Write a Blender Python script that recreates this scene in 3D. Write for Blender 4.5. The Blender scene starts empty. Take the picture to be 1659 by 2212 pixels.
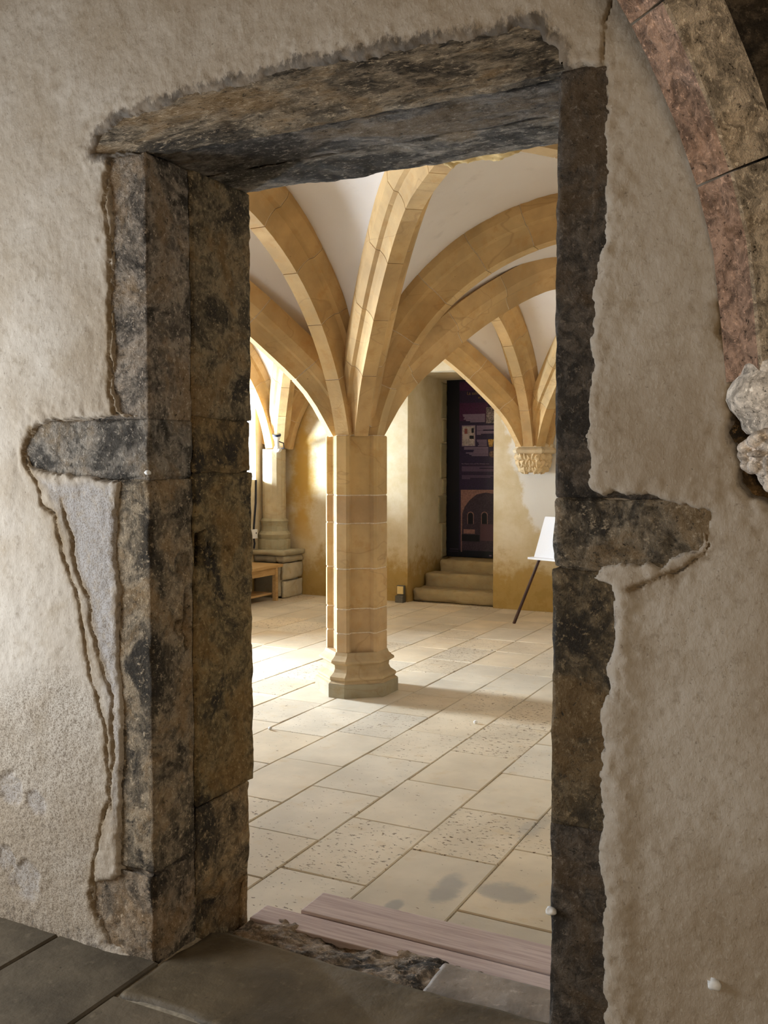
import bpy, bmesh, math, random
import numpy as np
from mathutils import Vector, Matrix

# ------------------------------------------------------------------ camera, sky, lights, exposure
S = bpy.context.scene
COL = S.collection
R = math.radians
CAM = np.array([0.0, 0.0, 1.45])
YAW, PITCH, FPX = R(26.95), R(-2.8), 2048.0
cd = bpy.data.cameras.new('camera'); cam = bpy.data.objects.new('camera', cd); COL.objects.link(cam)
cam.location = CAM; cam.rotation_euler = (R(90) + PITCH, 0, YAW)
cd.sensor_fit = 'VERTICAL'; cd.sensor_height = 36.0; cd.lens = 36.0 * FPX / 2212.0
cd.clip_start = 0.02
S.camera = cam
W = bpy.data.worlds.new('sky'); S.world = W; W.use_nodes = True
bg = W.node_tree.nodes['Background']; bg.inputs[0].default_value = (0.80, 0.90, 1.0, 1); bg.inputs[1].default_value = 1.4
def area(name, loc, aim, sx, sy, power, col):
    l = bpy.data.lights.new(name, 'AREA'); l.shape = 'RECTANGLE'; l.size = sx; l.size_y = sy
    l.energy = power; l.color = col
    o = bpy.data.objects.new(name, l); COL.objects.link(o); o.location = loc
    d = Vector(aim) - Vector(loc); o.rotation_euler = d.to_track_quat('-Z', 'Y').to_euler()
    return o
# daylight in the vaulted room: its tall slit window and the small one near the corner, plus an added front fill
area('daylight_slit', (-7.32, 5.88, 1.05), (0, 5.88, 1.05), 0.62, 2.3, 1400, (0.72, 0.85, 1.0))
area('daylight_corner', (-7.32, 8.98, 1.40), (-5.6, 10.0, 1.40), 0.62, 0.22, 300, (0.70, 0.84, 1.0))
area('fill_front', (-7.32, 3.9, 1.6), (0, 3.9, 1.3), 0.9, 1.3, 120, (0.86, 0.93, 1.0))  # added fill for the near paving, no known window there
# daylight in the near room from its left window, plus an added fill
area('daylight_near', (-3.50, 1.10, 1.25), (-2.0, 2.0, 1.15), 0.9, 1.5, 60, (0.86, 0.93, 1.0))
area('fill_behind', (0.4, -3.30, 1.9), (-0.9, 2.1, 1.3), 1.5, 1.3, 76, (1.0, 0.81, 0.57))  # added warm fill from behind the camera, not a known window
S.view_settings.view_transform = 'Standard'; S.view_settings.look = 'None'
S.view_settings.exposure = 0.0; S.view_settings.gamma = 1.0; S.view_settings.use_curve_mapping = False
S.cycles.diffuse_bounces = 6; S.cycles.max_bounces = 10
S.cycles.sample_clamp_indirect = 4.0

# ------------------------------------------------------------------ measuring aids: where a sight line meets a plane of the room
fw = np.array([-math.sin(YAW)*math.cos(PITCH), math.cos(YAW)*math.cos(PITCH), math.sin(PITCH)])
rt = np.array([math.cos(YAW), math.sin(YAW), 0.0]); upv = np.cross(rt, fw)
def on(pts, n, c):
    p = np.atleast_2d(np.asarray(pts, float))
    d = fw + ((p[:, 0:1] - 829.5)/FPX)*rt + ((1106.0 - p[:, 1:2])/FPX)*upv
    n = np.asarray(n, float)
    return CAM + d*((c - n @ CAM)/(d @ n))[:, None]
YW = 2.108                       # face of the near wall
def wall_xz(pts): return on(pts, (0, 1, 0), YW)[:, [0, 2]]

# ------------------------------------------------------------------ noise
def _h(i, j, k, s):
    n = (i*374761393 + j*668265263 + k*1274126177 + s*974711) & 0xffffffff
    n = ((n ^ (n >> 13))*1274126177) & 0xffffffff
    n = ((n ^ (n >> 16))*2246822519) & 0xffffffff
    return ((n ^ (n >> 15)) & 0xffff)/65535.0
def vnoise(p, seed=0):
    p = np.asarray(p, float); f = np.floor(p); i = f.astype(np.int64); u = p - f
    u = u*u*u*(u*(u*6 - 15) + 10); r = 0
    for a in (0, 1):
        wa = u[:, 0] if a else 1 - u[:, 0]
        for b in (0, 1):
            wb = u[:, 1] if b else 1 - u[:, 1]
            for c in (0, 1):
                wc = u[:, 2] if c else 1 - u[:, 2]
                r = r + wa*wb*wc*_h(i[:, 0] + a, i[:, 1] + b, i[:, 2] + c, seed)
    return r*2 - 1
def fbm(p, scale=1.0, oct=4, seed=0, rough=0.5):
    p = np.asarray(p, float)*scale; r = 0; a = 1.0; t = 0
    for o in range(oct):
        r = r + a*vnoise(p + 17.3*o, seed + o); t += a; a *= rough; p = p*2.03
    return r/t
def sstep(a, b, x):
    t = np.clip((x - a)/(b - a), 0, 1); return t*t*(3 - 2*t)
def seg_dist(P, poly, closed=True):
    poly = np.asarray(poly, float); n = len(poly); d = np.full(len(P), 1e9)
    for i in range(n if closed else n - 1):
        a = poly[i]; b = poly[(i + 1) % n]; ab = b - a
        t = np.clip(((P - a) @ ab)/max(ab @ ab, 1e-12), 0, 1)
        d = np.minimum(d, np.hypot(*(P - a - t[:, None]*ab).T))
    return d
def sdf(P, poly):
    poly = np.asarray(poly, float); n = len(poly); ins = np.zeros(len(P), bool)
    for i in range(n):
        a = poly[i]; b = poly[(i + 1) % n]
        c = ((a[1] > P[:, 1]) != (b[1] > P[:, 1])) & (P[:, 0] < (b[0] - a[0])*(P[:, 1] - a[1])/((b[1] - a[1]) + 1e-12) + a[0])
        ins ^= c
    d = seg_dist(P, poly); return np.where(ins, -d, d)

# ------------------------------------------------------------------ mesh helpers
def link(name, me, mat=None, parent=None, color=None, smooth=False, kind=None):
    o = bpy.data.objects.new(name, me); COL.objects.link(o)
    if mat is not None:
        for m in (mat if isinstance(mat, (list, tuple)) else [mat]):
            me.materials.append(m)
    if parent: o.parent = parent
    if color: o.color = (*color, 1)
    if smooth: me.shade_smooth()
    if kind: o['kind'] = kind
    return o
def mesh(name, v, f, mat=None, parent=None, color=None, smooth=False, kind=None, loc=None):
    me = bpy.data.meshes.new(name)
    v = np.asarray(v, float)
    if loc is not None: v = v - np.asarray(loc)
    me.from_pydata(v.tolist(), [], [list(map(int, q)) for q in f]); me.update()
    o = link(name, me, mat, parent, color, smooth, kind)
    if loc is not None: o.location = loc
    return o
def bigmesh(name, v, q, mat=None, parent=None, attrs=None, **kw):
    me = bpy.data.meshes.new(name); v = np.asarray(v, np.float32); q = np.asarray(q, np.int32)
    me.vertices.add(len(v)); me.vertices.foreach_set('co', v.ravel())
    me.loops.add(q.size); me.loops.foreach_set('vertex_index', q.ravel())
    me.polygons.add(len(q)); me.polygons.foreach_set('loop_start', np.arange(0, q.size, 4, dtype=np.int32))
    me.update(calc_edges=True); me.validate()
    for nm, a in (attrs or {}).items():
        at = me.color_attributes.new(nm, 'FLOAT_COLOR', 'POINT')
        at.data.foreach_set('color', np.asarray(a, np.float32).ravel())
    return link(name, me, mat, parent, **kw)
def gridq(nu, nv):
    i = np.arange(nu*nv).reshape(nu, nv)
    return np.stack([i[:-1, :-1], i[1:, :-1], i[1:, 1:], i[:-1, 1:]], -1).reshape(-1, 4)
class MB:
    def __init__(s): s.v = []; s.f = []
    def add(s, v, f):
        n = len(s.v); s.v += [tuple(map(float, p)) for p in v]; s.f += [[n + i for i in q] for q in f]; return s
    def box(s, lo, hi):
        x, y, z = zip(lo, hi)
        v = [(x[i], y[j], z[k]) for i in (0, 1) for j in (0, 1) for k in (0, 1)]
        return s.add(v, [(0, 1, 3, 2), (4, 6, 7, 5), (0, 4, 5, 1), (2, 3, 7, 6), (0, 2, 6, 4), (1, 5, 7, 3)])
    def bevbox(s, lo, hi, b):
        lo = np.array(lo, float); hi = np.array(hi, float); bm = bmesh.new()
        bmesh.ops.create_cube(bm, size=1.0)
        for vv in bm.verts: vv.co = Vector((lo + hi)/2) + Vector(np.array(vv.co)*(hi - lo))
        bmesh.ops.bevel(bm, geom=bm.edges[:], offset=b, segments=2, affect='EDGES', profile=0.6)
        bm.verts.index_update()
        s.add([v.co[:] for v in bm.verts], [[v.index for v in f.verts] for f in bm.faces]); bm.free(); return s
    def tube(s, pts, r, n=8, caps=True):
        pts = [Vector(p) for p in pts]; rs = r if isinstance(r, (list, tuple)) else [r]*len(pts); rings = []
        for i, p in enumerate(pts):
            d = (pts[min(i + 1, len(pts) - 1)] - pts[max(i - 1, 0)]).normalized()
            a = d.orthogonal().normalized() if i == 0 else (a - d*a.dot(d)).normalized()
            b = d.cross(a); rings.append([p + (a*math.cos(2*math.pi*k/n) + b*math.sin(2*math.pi*k/n))*rs[i] for k in range(n)])
        v = [q for r_ in rings for q in r_]; f = []
        for i in range(len(pts) - 1):
            for k in range(n): f.append((i*n + k, i*n + (k + 1) % n, (i + 1)*n + (k + 1) % n, (i + 1)*n + k))
        if caps: f += [list(range(n))[::-1], [(len(pts) - 1)*n + k for k in range(n)]]
        return s.add(v, f)
    def loft(s, rings, caps=True):
        n = len(rings[0]); v = [q for r_ in rings for q in r_]; f = []
        for i in range(len(rings) - 1):
            for k in range(n): f.append((i*n + k, i*n + (k + 1) % n, (i + 1)*n + (k + 1) % n, (i + 1)*n + k))
        if caps: f += [list(range(n))[::-1], [(len(rings) - 1)*n + k for k in range(n)]]
        return s.add(v, f)
    def obj(s, name, mat=None, parent=None, **kw): return mesh(name, s.v, s.f, mat, parent, **kw)
def rblock(lo, hi, res, r, amp, scale, seed, extra=None):
    """a worked stone: a box with rounded, worn edges and an uneven face; extra(p, n) -> inward push"""
    lo = np.array(lo, float); hi = np.array(hi, float); V = []; Q = []; c = 0
    for ax in range(3):
        a, b = [i for i in range(3) if i != ax]
        na = max(2, int((hi[a] - lo[a])/res) + 1); nb = max(2, int((hi[b] - lo[b])/res) + 1)
        ga, gb = np.meshgrid(np.linspace(lo[a], hi[a], na), np.linspace(lo[b], hi[b], nb), indexing='ij')
        for side in (0, 1):
            p = np.zeros((na*nb, 3)); p[:, a] = ga.ravel(); p[:, b] = gb.ravel(); p[:, ax] = (lo, hi)[side][ax]
            q = gridq(na, nb) + c
            if (side == 0) ^ (ax == 1): q = q[:, ::-1]
            V.append(p); Q.append(q); c += len(p)
    V = np.concatenate(V); Q = np.concatenate(Q)
    key = np.round(V*1e5).astype(np.int64)
    _, idx, inv = np.unique(key, axis=0, return_index=True, return_inverse=True)
    V = V[idx]; Q = inv.ravel()[Q]
    q = np.clip(V, lo + r, hi - r); n = V - q; L = np.linalg.norm(n, axis=1, keepdims=True); n = n/np.maximum(L, 1e-9)
    P = q + n*r
    d = amp*fbm(P, scale, 4, seed, 0.55)
    # worn arrises: bite more where two faces meet
    edge = 1 - np.max(np.abs(n), axis=1)
    d = d - np.clip(edge*4, 0, 1)*amp*1.6*np.clip(fbm(P, scale*0.8, 3, seed + 9) + 0.15, 0, 1)*2
    if extra is not None: d = d - extra(P, n)
    return P + n*d[:, None], Q

def thing(name, label, cat, loc, group=None):
    o = bpy.data.objects.new(name, None); COL.objects.link(o); o.location = loc; o.empty_display_size = 0.1
    o['label'] = label; o['category'] = cat
    if group: o['group'] = group
    bpy.context.view_layer.update()
    return o
def tag(o, label, cat, group=None):
    o['label'] = label; o['category'] = cat
    if group: o['group'] = group
    return o
def struct(o, label=None):
    o['kind'] = 'structure'
    if label: o['label'] = label
    return o
def root(name, label):
    o = bpy.data.objects.new(name, None); COL.objects.link(o); o.empty_display_size = 0.1
    return struct(o, label)

# ------------------------------------------------------------------ materials
class NT:
    def __init__(s, name, rough=0.85):
        s.m = bpy.data.materials.new(name); s.m.use_nodes = True; s.t = s.m.node_tree; s.N = s.t.nodes; s.L = s.t.links
        s.b = s.N['Principled BSDF']; s.b.inputs['Roughness'].default_value = rough
        s.b.inputs['Specular IOR Level'].default_value = 0.25
        s.tc = s.N.new('ShaderNodeTexCoord')
    def set(s, sock, v):
        if hasattr(v, 'is_output') or isinstance(v, bpy.types.NodeSocket): s.L.new(v, sock)
        else: sock.default_value = v
    @property
    def P(s): return s.tc.outputs['Object']
    def mapping(s, scale=(1, 1, 1), rot=(0, 0, 0), vec=None):
        n = s.N.new('ShaderNodeMapping'); s.L.new(vec or s.P, n.inputs[0]); n.inputs['Scale'].default_value = scale; n.inputs['Rotation'].default_value = rot
        return n.outputs[0]
    def noise(s, scale, detail=5, rough=0.55, vec=None, dist=0.0):
        n = s.N.new('ShaderNodeTexNoise'); s.L.new(vec or s.P, n.inputs['Vector']); n.inputs['Scale'].default_value = scale
        n.inputs['Detail'].default_value = detail; n.inputs['Roughness'].default_value = rough; n.inputs['Distortion'].default_value = dist
        return n.outputs[0]
    def vor(s, scale, vec=None, feat='F1'):
        n = s.N.new('ShaderNodeTexVoronoi'); n.feature = feat; s.L.new(vec or s.P, n.inputs['Vector']); n.inputs['Scale'].default_value = scale
        return n.outputs['Distance']
    def rng(s, x, a, b, c=0.0, d=1.0, smooth=True):
        n = s.N.new('ShaderNodeMapRange'); n.interpolation_type = 'SMOOTHSTEP' if smooth else 'LINEAR'
        s.set(n.inputs[0], x); n.inputs[1].default_value = a; n.inputs[2].default_value = b; n.inputs[3].default_value = c; n.inputs[4].default_value = d
        return n.outputs[0]
    def math(s, op, a, b=0.0, clamp=False):
        n = s.N.new('ShaderNodeMath'); n.operation = op; n.use_clamp = clamp; s.set(n.inputs[0], a); s.set(n.inputs[1], b); return n.outputs[0]
    def mix(s, fac, a, b, blend='MIX'):
        n = s.N.new('ShaderNodeMix'); n.data_type = 'RGBA'; n.blend_type = blend
        s.set(n.inputs[0], fac)
        for i, v in ((6, a), (7, b)):
            if isinstance(v, (tuple, list)): v = (*v, 1) if len(v) == 3 else v
            s.set(n.inputs[i], v)
        return n.outputs[2]
    def scale(s, col, x):
        n = s.N.new('ShaderNodeVectorMath'); n.operation = 'SCALE'; s.set(n.inputs[0], col); s.set(n.inputs['Scale'], x); return n.outputs[0]
    def sep(s, v):
        n = s.N.new('ShaderNodeSeparateXYZ'); s.L.new(v, n.inputs[0]); return n.outputs
    def attr(s, name):
        n = s.N.new('ShaderNodeAttribute'); n.attribute_name = name
        m = s.N.new('ShaderNodeSeparateColor'); s.L.new(n.outputs['Color'], m.inputs[0]); return [*m.outputs, n.outputs['Alpha']]
    def objcol(s):
        n = s.N.new('ShaderNodeObjectInfo'); return n.outputs['Color'], n.outputs['Random']
    def done(s, col, bump=None, strength=0.4, dist=0.01):
        s.set(s.b.inputs['Base Color'], (*col, 1) if isinstance(col, tuple) and len(col) == 3 else col)
        if bump is not None:
            n = s.N.new('ShaderNodeBump'); n.inputs['Strength'].default_value = strength; n.inputs['Distance'].default_value = dist
            s.L.new(bump, n.inputs['Height']); s.L.new(n.outputs[0], s.b.inputs['Normal'])
        return s.m

def plain(name, col, rough=0.5, metal=0.0, n=0.0):
    t = NT(name, rough); t.b.inputs['Metallic'].default_value = metal
    c = t.mix(t.rng(t.noise(60, 3), 0.3, 0.7), tuple(x*(1 - n) for x in col), tuple(min(1, x*(1 + n)) for x in col))
    return t.done(c)

def m_near_stone(name, streak=(1, 1, 1), soot=0.95, warm=0.55, bump=0.85):
    """old dressed stone of the doorway: soot, pits and pale crumbs; tint comes from each stone's own colour"""
    t = NT(name, 0.9); oc, rnd = t.objcol(); v = t.mapping(streak)
    big = t.noise(5.0, 6, 0.68, v, 0.4); mid = t.noise(24, 6, 0.72, v, 0.8); fine = t.noise(170, 3, 0.7, v); sp = t.noise(70, 5, 0.78, v)
    c = t.mix(t.rng(mid, 0.36, 0.64), t.scale(oc, 0.48), t.scale(oc, 1.5))
    c = t.mix(t.rng(big, 0.36, 0.52, warm, 0), c, t.mix(1.0, oc, (1.25, 0.95, 0.55), 'MULTIPLY'))
    c = t.mix(t.math('MULTIPLY', t.rng(big, 0.50, 0.60), t.rng(mid, 0.30, 0.55, 0.2*soot, soot)), c, (0.024, 0.020, 0.016))
    c = t.mix(t.rng(sp, 0.54, 0.68, 0, 0.8), c, t.scale(oc, 2.6))
    c = t.mix(t.rng(sp, 0.43, 0.33, 0, 0.92), c, (0.028, 0.023, 0.016))
    h = t.math('ADD', t.math('MULTIPLY', mid, 0.9), t.math('ADD', t.math('MULTIPLY', sp, 0.9), t.math('MULTIPLY', fine, 0.35)))
    return t.done(c, h, bump, 0.014)
M_JAMB = m_near_stone('sooty_door_stone')
M_LINT = m_near_stone('sooty_lintel_stone', (0.55, 1.0, 2.0))

def m_near_plaster():
    t = NT('old_near_plaster', 0.92); a = t.attr('mask')          # R old mortar, G dirt, B coarse grain, A bare earth along cracks
    v2 = t.mapping((1.0, 1.0, 0.62), (0, R(35), 0))
    big = t.noise(2.6, 4, 0.55); mid = t.noise(14, 5, 0.6); fine = t.noise(130, 4, 0.65, v2, 0.3); pit = t.noise(55, 4, 0.75); gr = t.noise(190, 3, 0.7); blo = t.noise(32, 5, 0.7)
    c = t.mix(t.rng(big, 0.32, 0.68), (0.37, 0.300, 0.222), (0.50, 0.44, 0.368))
    c = t.mix(t.rng(mid, 0.50, 0.75, 0, 0.5), c, (0.33, 0.26, 0.18))
    c = t.mix(t.rng(blo, 0.52, 0.68, 0, 0.45), c, (0.26, 0.205, 0.145))
    c = t.mix(t.rng(fine, 0.54, 0.72, 0, 0.40), c, (0.60, 0.54, 0.46))
    c = t.mix(t.rng(t.noise(1.3, 5, 0.6, t.mapping((1, 1, 0.6))), 0.50, 0.68, 0, 0.40), c, (0.29, 0.225, 0.155))
    c = t.mix(t.rng(t.noise(85, 4, 0.75), 0.40, 0.30, 0, 0.55), c, (0.15, 0.115, 0.08))
    c = t.mix(t.math('MULTIPLY', a[0], t.rng(blo, 0.25, 0.55)), c, (0.415, 0.385, 0.365))
    c = t.mix(t.math('MULTIPLY', a[2], t.rng(gr, 0.52, 0.38, 0, 0.8)), c, (0.17, 0.13, 0.09))
    c = t.mix(t.math('MULTIPLY', a[3], t.rng(blo, 0.30, 0.50)), c, (0.20, 0.135, 0.065))
    d = t.rng(t.math('ADD', a[1], t.math('MULTIPLY', t.math('SUBTRACT', t.noise(38, 6, 0.75, t.mapping((1.3, 1, 0.7))), 0.5), 1.8)), 0.42, 0.80)
    c = t.mix(t.math('MULTIPLY', d, 0.80), c, t.mix(t.rng(mid, 0.4, 0.6), (0.06, 0.05, 0.042), (0.19, 0.15, 0.11)))
    c = t.mix(t.rng(pit, 0.31, 0.24, 0, 0.85), c, (0.09, 0.07, 0.05))
    h = t.math('ADD', t.math('MULTIPLY', fine, 0.45), t.math('ADD', t.math('MULTIPLY', mid, 0.7), t.math('MULTIPLY', t.math('MULTIPLY', gr, a[2]), 1.2)))
    h = t.math('ADD', h, t.math('MULTIPLY', t.rng(pit, 0.31, 0.24), -0.8))
    return t.done(c, h, 0.42, 0.010)
M_PLA = m_near_plaster()

def m_rib():
    """ochre limestone of ribs and column, tinted stone by stone, joints smeared and brown veins"""
    t = NT('ochre_rib_stone', 0.85); oc, rnd = t.objcol()
    big = t.noise(3.2, 4, 0.55); mid = t.noise(11, 5, 0.6); pit = t.noise(38, 4, 0.7, t.mapping((1, 1, 1.8))); fine = t.noise(120, 3)
    c = t.mix(t.rng(big, 0.3, 0.7), t.scale(oc, 0.80), t.scale(oc, 1.14))
    c = t.mix(t.rng(mid, 0.5, 0.72, 0, 0.55), c, t.mix(1.0, oc, (0.86, 0.74, 0.55), 'MULTIPLY'))
    c = t.mix(t.rng(pit, 0.33, 0.25, 0, 0.85), c, (0.20, 0.12, 0.05))
    vein = t.math('ABSOLUTE', t.math('SUBTRACT', t.noise(1.1, 3, 0.5, t.mapping((1, 1, 2.6)), 0.3), 0.5))
    c = t.mix(t.rng(vein, 0.008, 0.0, 0, 0.28), c, (0.26, 0.15, 0.06))
    h = t.math('ADD', t.math('MULTIPLY', pit, 1.0), t.math('MULTIPLY', fine, 0.3))
    return t.done(c, h, 0.30, 0.008)
M_RIB = m_rib()
RIBCOL = [(0.53, 0.345, 0.150), (0.56, 0.37, 0.165), (0.50, 0.32, 0.135), (0.55, 0.38, 0.18), (0.515, 0.335, 0.15)]

def m_web():
    t = NT('limewashed_vault', 0.9)
    c = t.mix(t.rng(t.noise(1.4, 4), 0.3, 0.7), (0.72, 0.65, 0.585), (0.78, 0.725, 0.67))
    c = t.mix(t.rng(t.noise(6, 4, 0.6), 0.60, 0.78, 0, 0.45), c, (0.56, 0.50, 0.44))
    c = t.mix(t.rng(t.noise(45, 3, 0.6), 0.27, 0.20, 0, 0.7), c, (0.35, 0.30, 0.26))
    return t.done(c, t.noise(30, 4), 0.20, 0.006)
M_WEB = m_web()
M_MORTAR = plain('pale_joint_mortar', (0.66, 0.55, 0.40), 0.9, n=0.12)

def m_farwall():
    """cream plaster of the vaulted room with ochre damp stains in the corner and low down, there deepened by painted shade"""
    t = NT('cream_damp_shade_plaster', 0.9); x, y, z = t.sep(t.P)[:3]
    n = t.noise(3.0, 5, 0.65); n2 = t.noise(9, 5, 0.65)
    c = t.mix(t.rng(n, 0.3, 0.7), (0.52, 0.41, 0.235), (0.64, 0.55, 0.39))
    low = t.math('ADD', t.rng(z, 0.80, -0.1), t.math('ADD', t.math('MULTIPLY', t.math('SUBTRACT', n, 0.5), 1.5), t.math('MULTIPLY', t.math('SUBTRACT', n2, 0.5), 0.7)))
    c = t.mix(t.rng(low, 0.25, 0.75, 0, 0.9), c, (0.33, 0.20, 0.045))  # low darkening also paints the dimness at the wall foot into the colour
    c = t.mix(t.math('MULTIPLY', t.rng(t.math('ADD', low, t.math('SUBTRACT', n2, 0.5)), 0.85, 1.2), 0.75), c, (0.30, 0.19, 0.05))
    rep_ = t.math('ADD', t.math('ADD', x, t.math('MULTIPLY', z, 0.28)), t.math('MULTIPLY', t.math('SUBTRACT', n, 0.5), 0.5))
    rep_ = t.math('MULTIPLY', t.rng(rep_, -3.10, -3.02), t.rng(t.math('ADD', z, t.math('MULTIPLY', t.math('SUBTRACT', n, 0.5), 0.6)), 0.62, 0.80))
    c = t.mix(t.math('MULTIPLY', rep_, 0.9), c, (0.70, 0.67, 0.61))
    # damp run in the corner beside the engaged shaft
    dx = t.math('ADD', t.math('ABSOLUTE', t.math('ADD', x, 6.22)), t.math('MULTIPLY', t.math('SUBTRACT', n, 0.5), 0.5))
    run = t.math('MULTIPLY', t.rng(dx, 0.26, 0.03), t.rng(z, 0.2, 0.9))
    c = t.mix(t.math('MULTIPLY', run, 0.9), c, (0.47, 0.27, 0.045))
    c = t.mix(t.rng(n2, 0.66, 0.78, 0, 0.5), c, (0.50, 0.37, 0.16))
    c = t.mix(t.rng(t.noise(40, 3), 0.28, 0.2, 0, 0.6), c, (0.25, 0.17, 0.08))
    return t.done(c, t.math('ADD', n2, t.math('MULTIPLY', t.noise(50, 4), 0.3)), 0.25, 0.012)
M_FAR = m_farwall()

def m_flag():
    """pitted cream paving, each slab with its own tint and its own share of holes"""
    t = NT('pitted_paving_slab', 0.62); oc, rnd = t.objcol(); x, y, z = t.sep(t.P)[:3]
    t.b.inputs['Specular IOR Level'].default_value = 0.45
    big = t.noise(2.4, 4); mid = t.noise(9, 5, 0.6)
    v = t.mapping((1.0, 1.6, 1.0)); pit = t.noise(42, 3, 0.62, v, 0.3); pit2 = t.noise(17, 3, 0.6, v)
    c = t.mix(t.rng(big, 0.3, 0.7), t.scale(oc, 0.86), t.scale(oc, 1.10))
    c = t.mix(t.rng(mid, 0.55, 0.75, 0, 0.4), c, t.mix(1.0, oc, (0.86, 0.72, 0.50), 'MULTIPLY'))
    lim = t.rng(rnd, 0.25, 1.0, 0.30, 0.43, False)
    hole = t.math('MULTIPLY', t.math('SUBTRACT', lim, pit), 22.0, True)
    hole = t.math('MULTIPLY', hole, t.rng(pit2, 0.35, 0.5))
    c = t.mix(hole, c, (0.16, 0.105, 0.055))
    # grey damp blotches near the threshold
    def blot(cx, cy, rx, ry):
        a = t.math('DIVIDE', t.math('SUBTRACT', x, cx), rx); b = t.math('DIVIDE', t.math('SUBTRACT', y, cy), ry)
        r2 = t.math('ADD', t.math('MULTIPLY', a, a), t.math('MULTIPLY', b, b))
        return t.rng(t.math('ADD', r2, t.math('MULTIPLY', t.math('SUBTRACT', mid, 0.5), 2.6)), 1.5, 0.3)
    bl = t.math('MAXIMUM', t.math('MAXIMUM', blot(-1.38, 3.24, 0.055, 0.13), blot(-1.17, 3.32, 0.10, 0.08)), blot(-1.50, 3.02, 0.03, 0.06))
    bl = t.math('MAXIMUM', bl, t.math('MULTIPLY', blot(-1.28, 3.98, 0.05, 0.16), 0.6))
    c = t.mix(t.math('MULTIPLY', bl, 0.6), c, (0.23, 0.225, 0.215))
    h = t.math('SUBTRACT', t.math('MULTIPLY', mid, 0.6), t.math('MULTIPLY', hole, 1.0))
    return t.done(c, h, 0.5, 0.008)
M_FLAG = m_flag()

def m_nearfloor():
    t = NT('worn_dark_paving', 0.6); oc, rnd = t.objcol()
    c = t.mix(t.rng(t.noise(4, 5, 0.6), 0.3, 0.7), t.scale(oc, 0.62), t.scale(oc, 1.25))
    c = t.mix(t.rng(t.noise(30, 4, 0.65), 0.56, 0.75, 0, 0.6), c, t.scale(oc, 1.7))
    c = t.mix(t.rng(t.noise(60, 3), 0.34, 0.24, 0, 0.8), c, (0.04, 0.03, 0.02))
    return t.done(c, t.noise(35, 5, 0.6), 0.35, 0.010)
M_NFL = m_nearfloor()
M_RUB = m_near_stone('crumbled_mortar')
M_JOINT = plain('grey_floor_bed', (0.33, 0.27, 0.19), 0.95, n=0.25)

def m_wood(name, a, b, sc=(1, 1, 1), rough=0.5):
    t = NT(name, rough); v = t.mapping(sc)
    g = t.noise(14, 5, 0.6, v, 0.4)
    c = t.mix(t.rng(g, 0.3, 0.7), a, b)
    c = t.mix(t.rng(t.noise(60, 3, 0.5, v), 0.62, 0.75, 0, 0.5), c, tuple(x*0.55 for x in a))
    return t.done(c, g, 0.15, 0.004)
M_PLANK = m_wood('weathered_threshold_oak', (0.40, 0.30, 0.27), (0.56, 0.45, 0.41), (0.25, 5, 5), 0.7)
M_BENCH = m_wood('honey_oak', (0.36, 0.215, 0.085), (0.48, 0.31, 0.14), (4, 0.3, 4), 0.45)
M_EASEL = m_wood('dark_brown_wood', (0.035, 0.014, 0.010), (0.06, 0.025, 0.016), (4, 4, 0.5), 0.4)
M_WHITE = plain('white_board', (0.88, 0.89, 0.92), 0.45, n=0.01)
M_PLAST = plain('white_plastic', (0.78, 0.77, 0.74), 0.4, n=0.02)
M_BLACK = plain('black_plastic', (0.012, 0.012, 0.018), 0.35, n=0.1)
M_NAVY = plain('navy_rubber_ring', (0.025, 0.03, 0.06), 0.4, n=0.1)
M_GLASS = plain('grey_lamp_glass', (0.20, 0.20, 0.21), 0.2, n=0.1)
M_TIN = plain('grey_lamp_housing', (0.10, 0.085, 0.06), 0.5, n=0.2)
M_AMBER = plain('yellow_lamp_glass', (0.70, 0.52, 0.22), 0.3, n=0.05)

# ================================================================== STRUCTURE
rnd = random.Random(4)
ZF = -0.15                              # floor of the vaulted room
# ---------------------------------------------------------------- near wall plaster
jamb_l, jamb_r = -1.82, -0.637
def px(*p): return wall_xz(p)
EXPO = [  # parts of the doorway stones the plaster leaves bare (outline, softness of the plaster edge)
 (px((205,330),(222,295),(262,262),(330,240),(410,212),(480,196),(560,178),(640,150),(700,146),(800,124),(880,112),(950,98),(1050,84),(1120,66),(1160,64),(1175,90),(1205,110),(1205,150),(318,332)), 0.05),
 (px((246,345),(262,338),(330,335),(330,892),(285,895),(262,888),(248,860),(244,810),(254,770),(250,700),(247,640),(250,560),(244,480),(240,420)), 0.012),
 (px((60,975),(66,955),(82,925),(120,908),(180,905),(240,902),(330,895),(330,1038),(250,1036),(180,1028),(110,1020),(72,1005)), 0.012),
 (px((262,1036),(335,1034),(335,2090),(262,2050),(240,2035),(222,1990),(208,1955),(205,1905),(230,1900),(262,1890),(262,1780),(268,1640),(270,1540),(262,1450),(258,1380),(262,1280),(250,1180),(255,1100)), 0.012),
 (px((1190,170),(1215,150),(1312,140),(1308,230),(1306,330),(1309,430),(1304,510),(1294,590),(1284,630),(1288,680),(1279,740),(1278,830),(1272,900),(1272,1000),(1268,1060),(1300,1075),(1330,1068),(1400,1072),(1450,1085),(1490,1096),(1532,1110),(1526,1140),(1502,1182),(1450,1206),(1424,1232),(1400,1216),(1340,1212),(1300,1222),(1280,1248),(1322,1262),(1326,1300),(1330,1340),(1318,1410),(1316,1480),(1300,1530),(1303,1600),(1296,1700),(1300,1760),(1293,1850),(1308,1950),(1300,2050),(1310,2120),(1312,2290),(1170,2290)), 0.012),
 (px((1588,870),(1576,900),(1573,930),(1588,960),(1594,1010),(1596,1050),(1625,1072),(1659,1090),(1720,1110),(1760,800),(1640,780)), 0.01),
]
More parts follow.
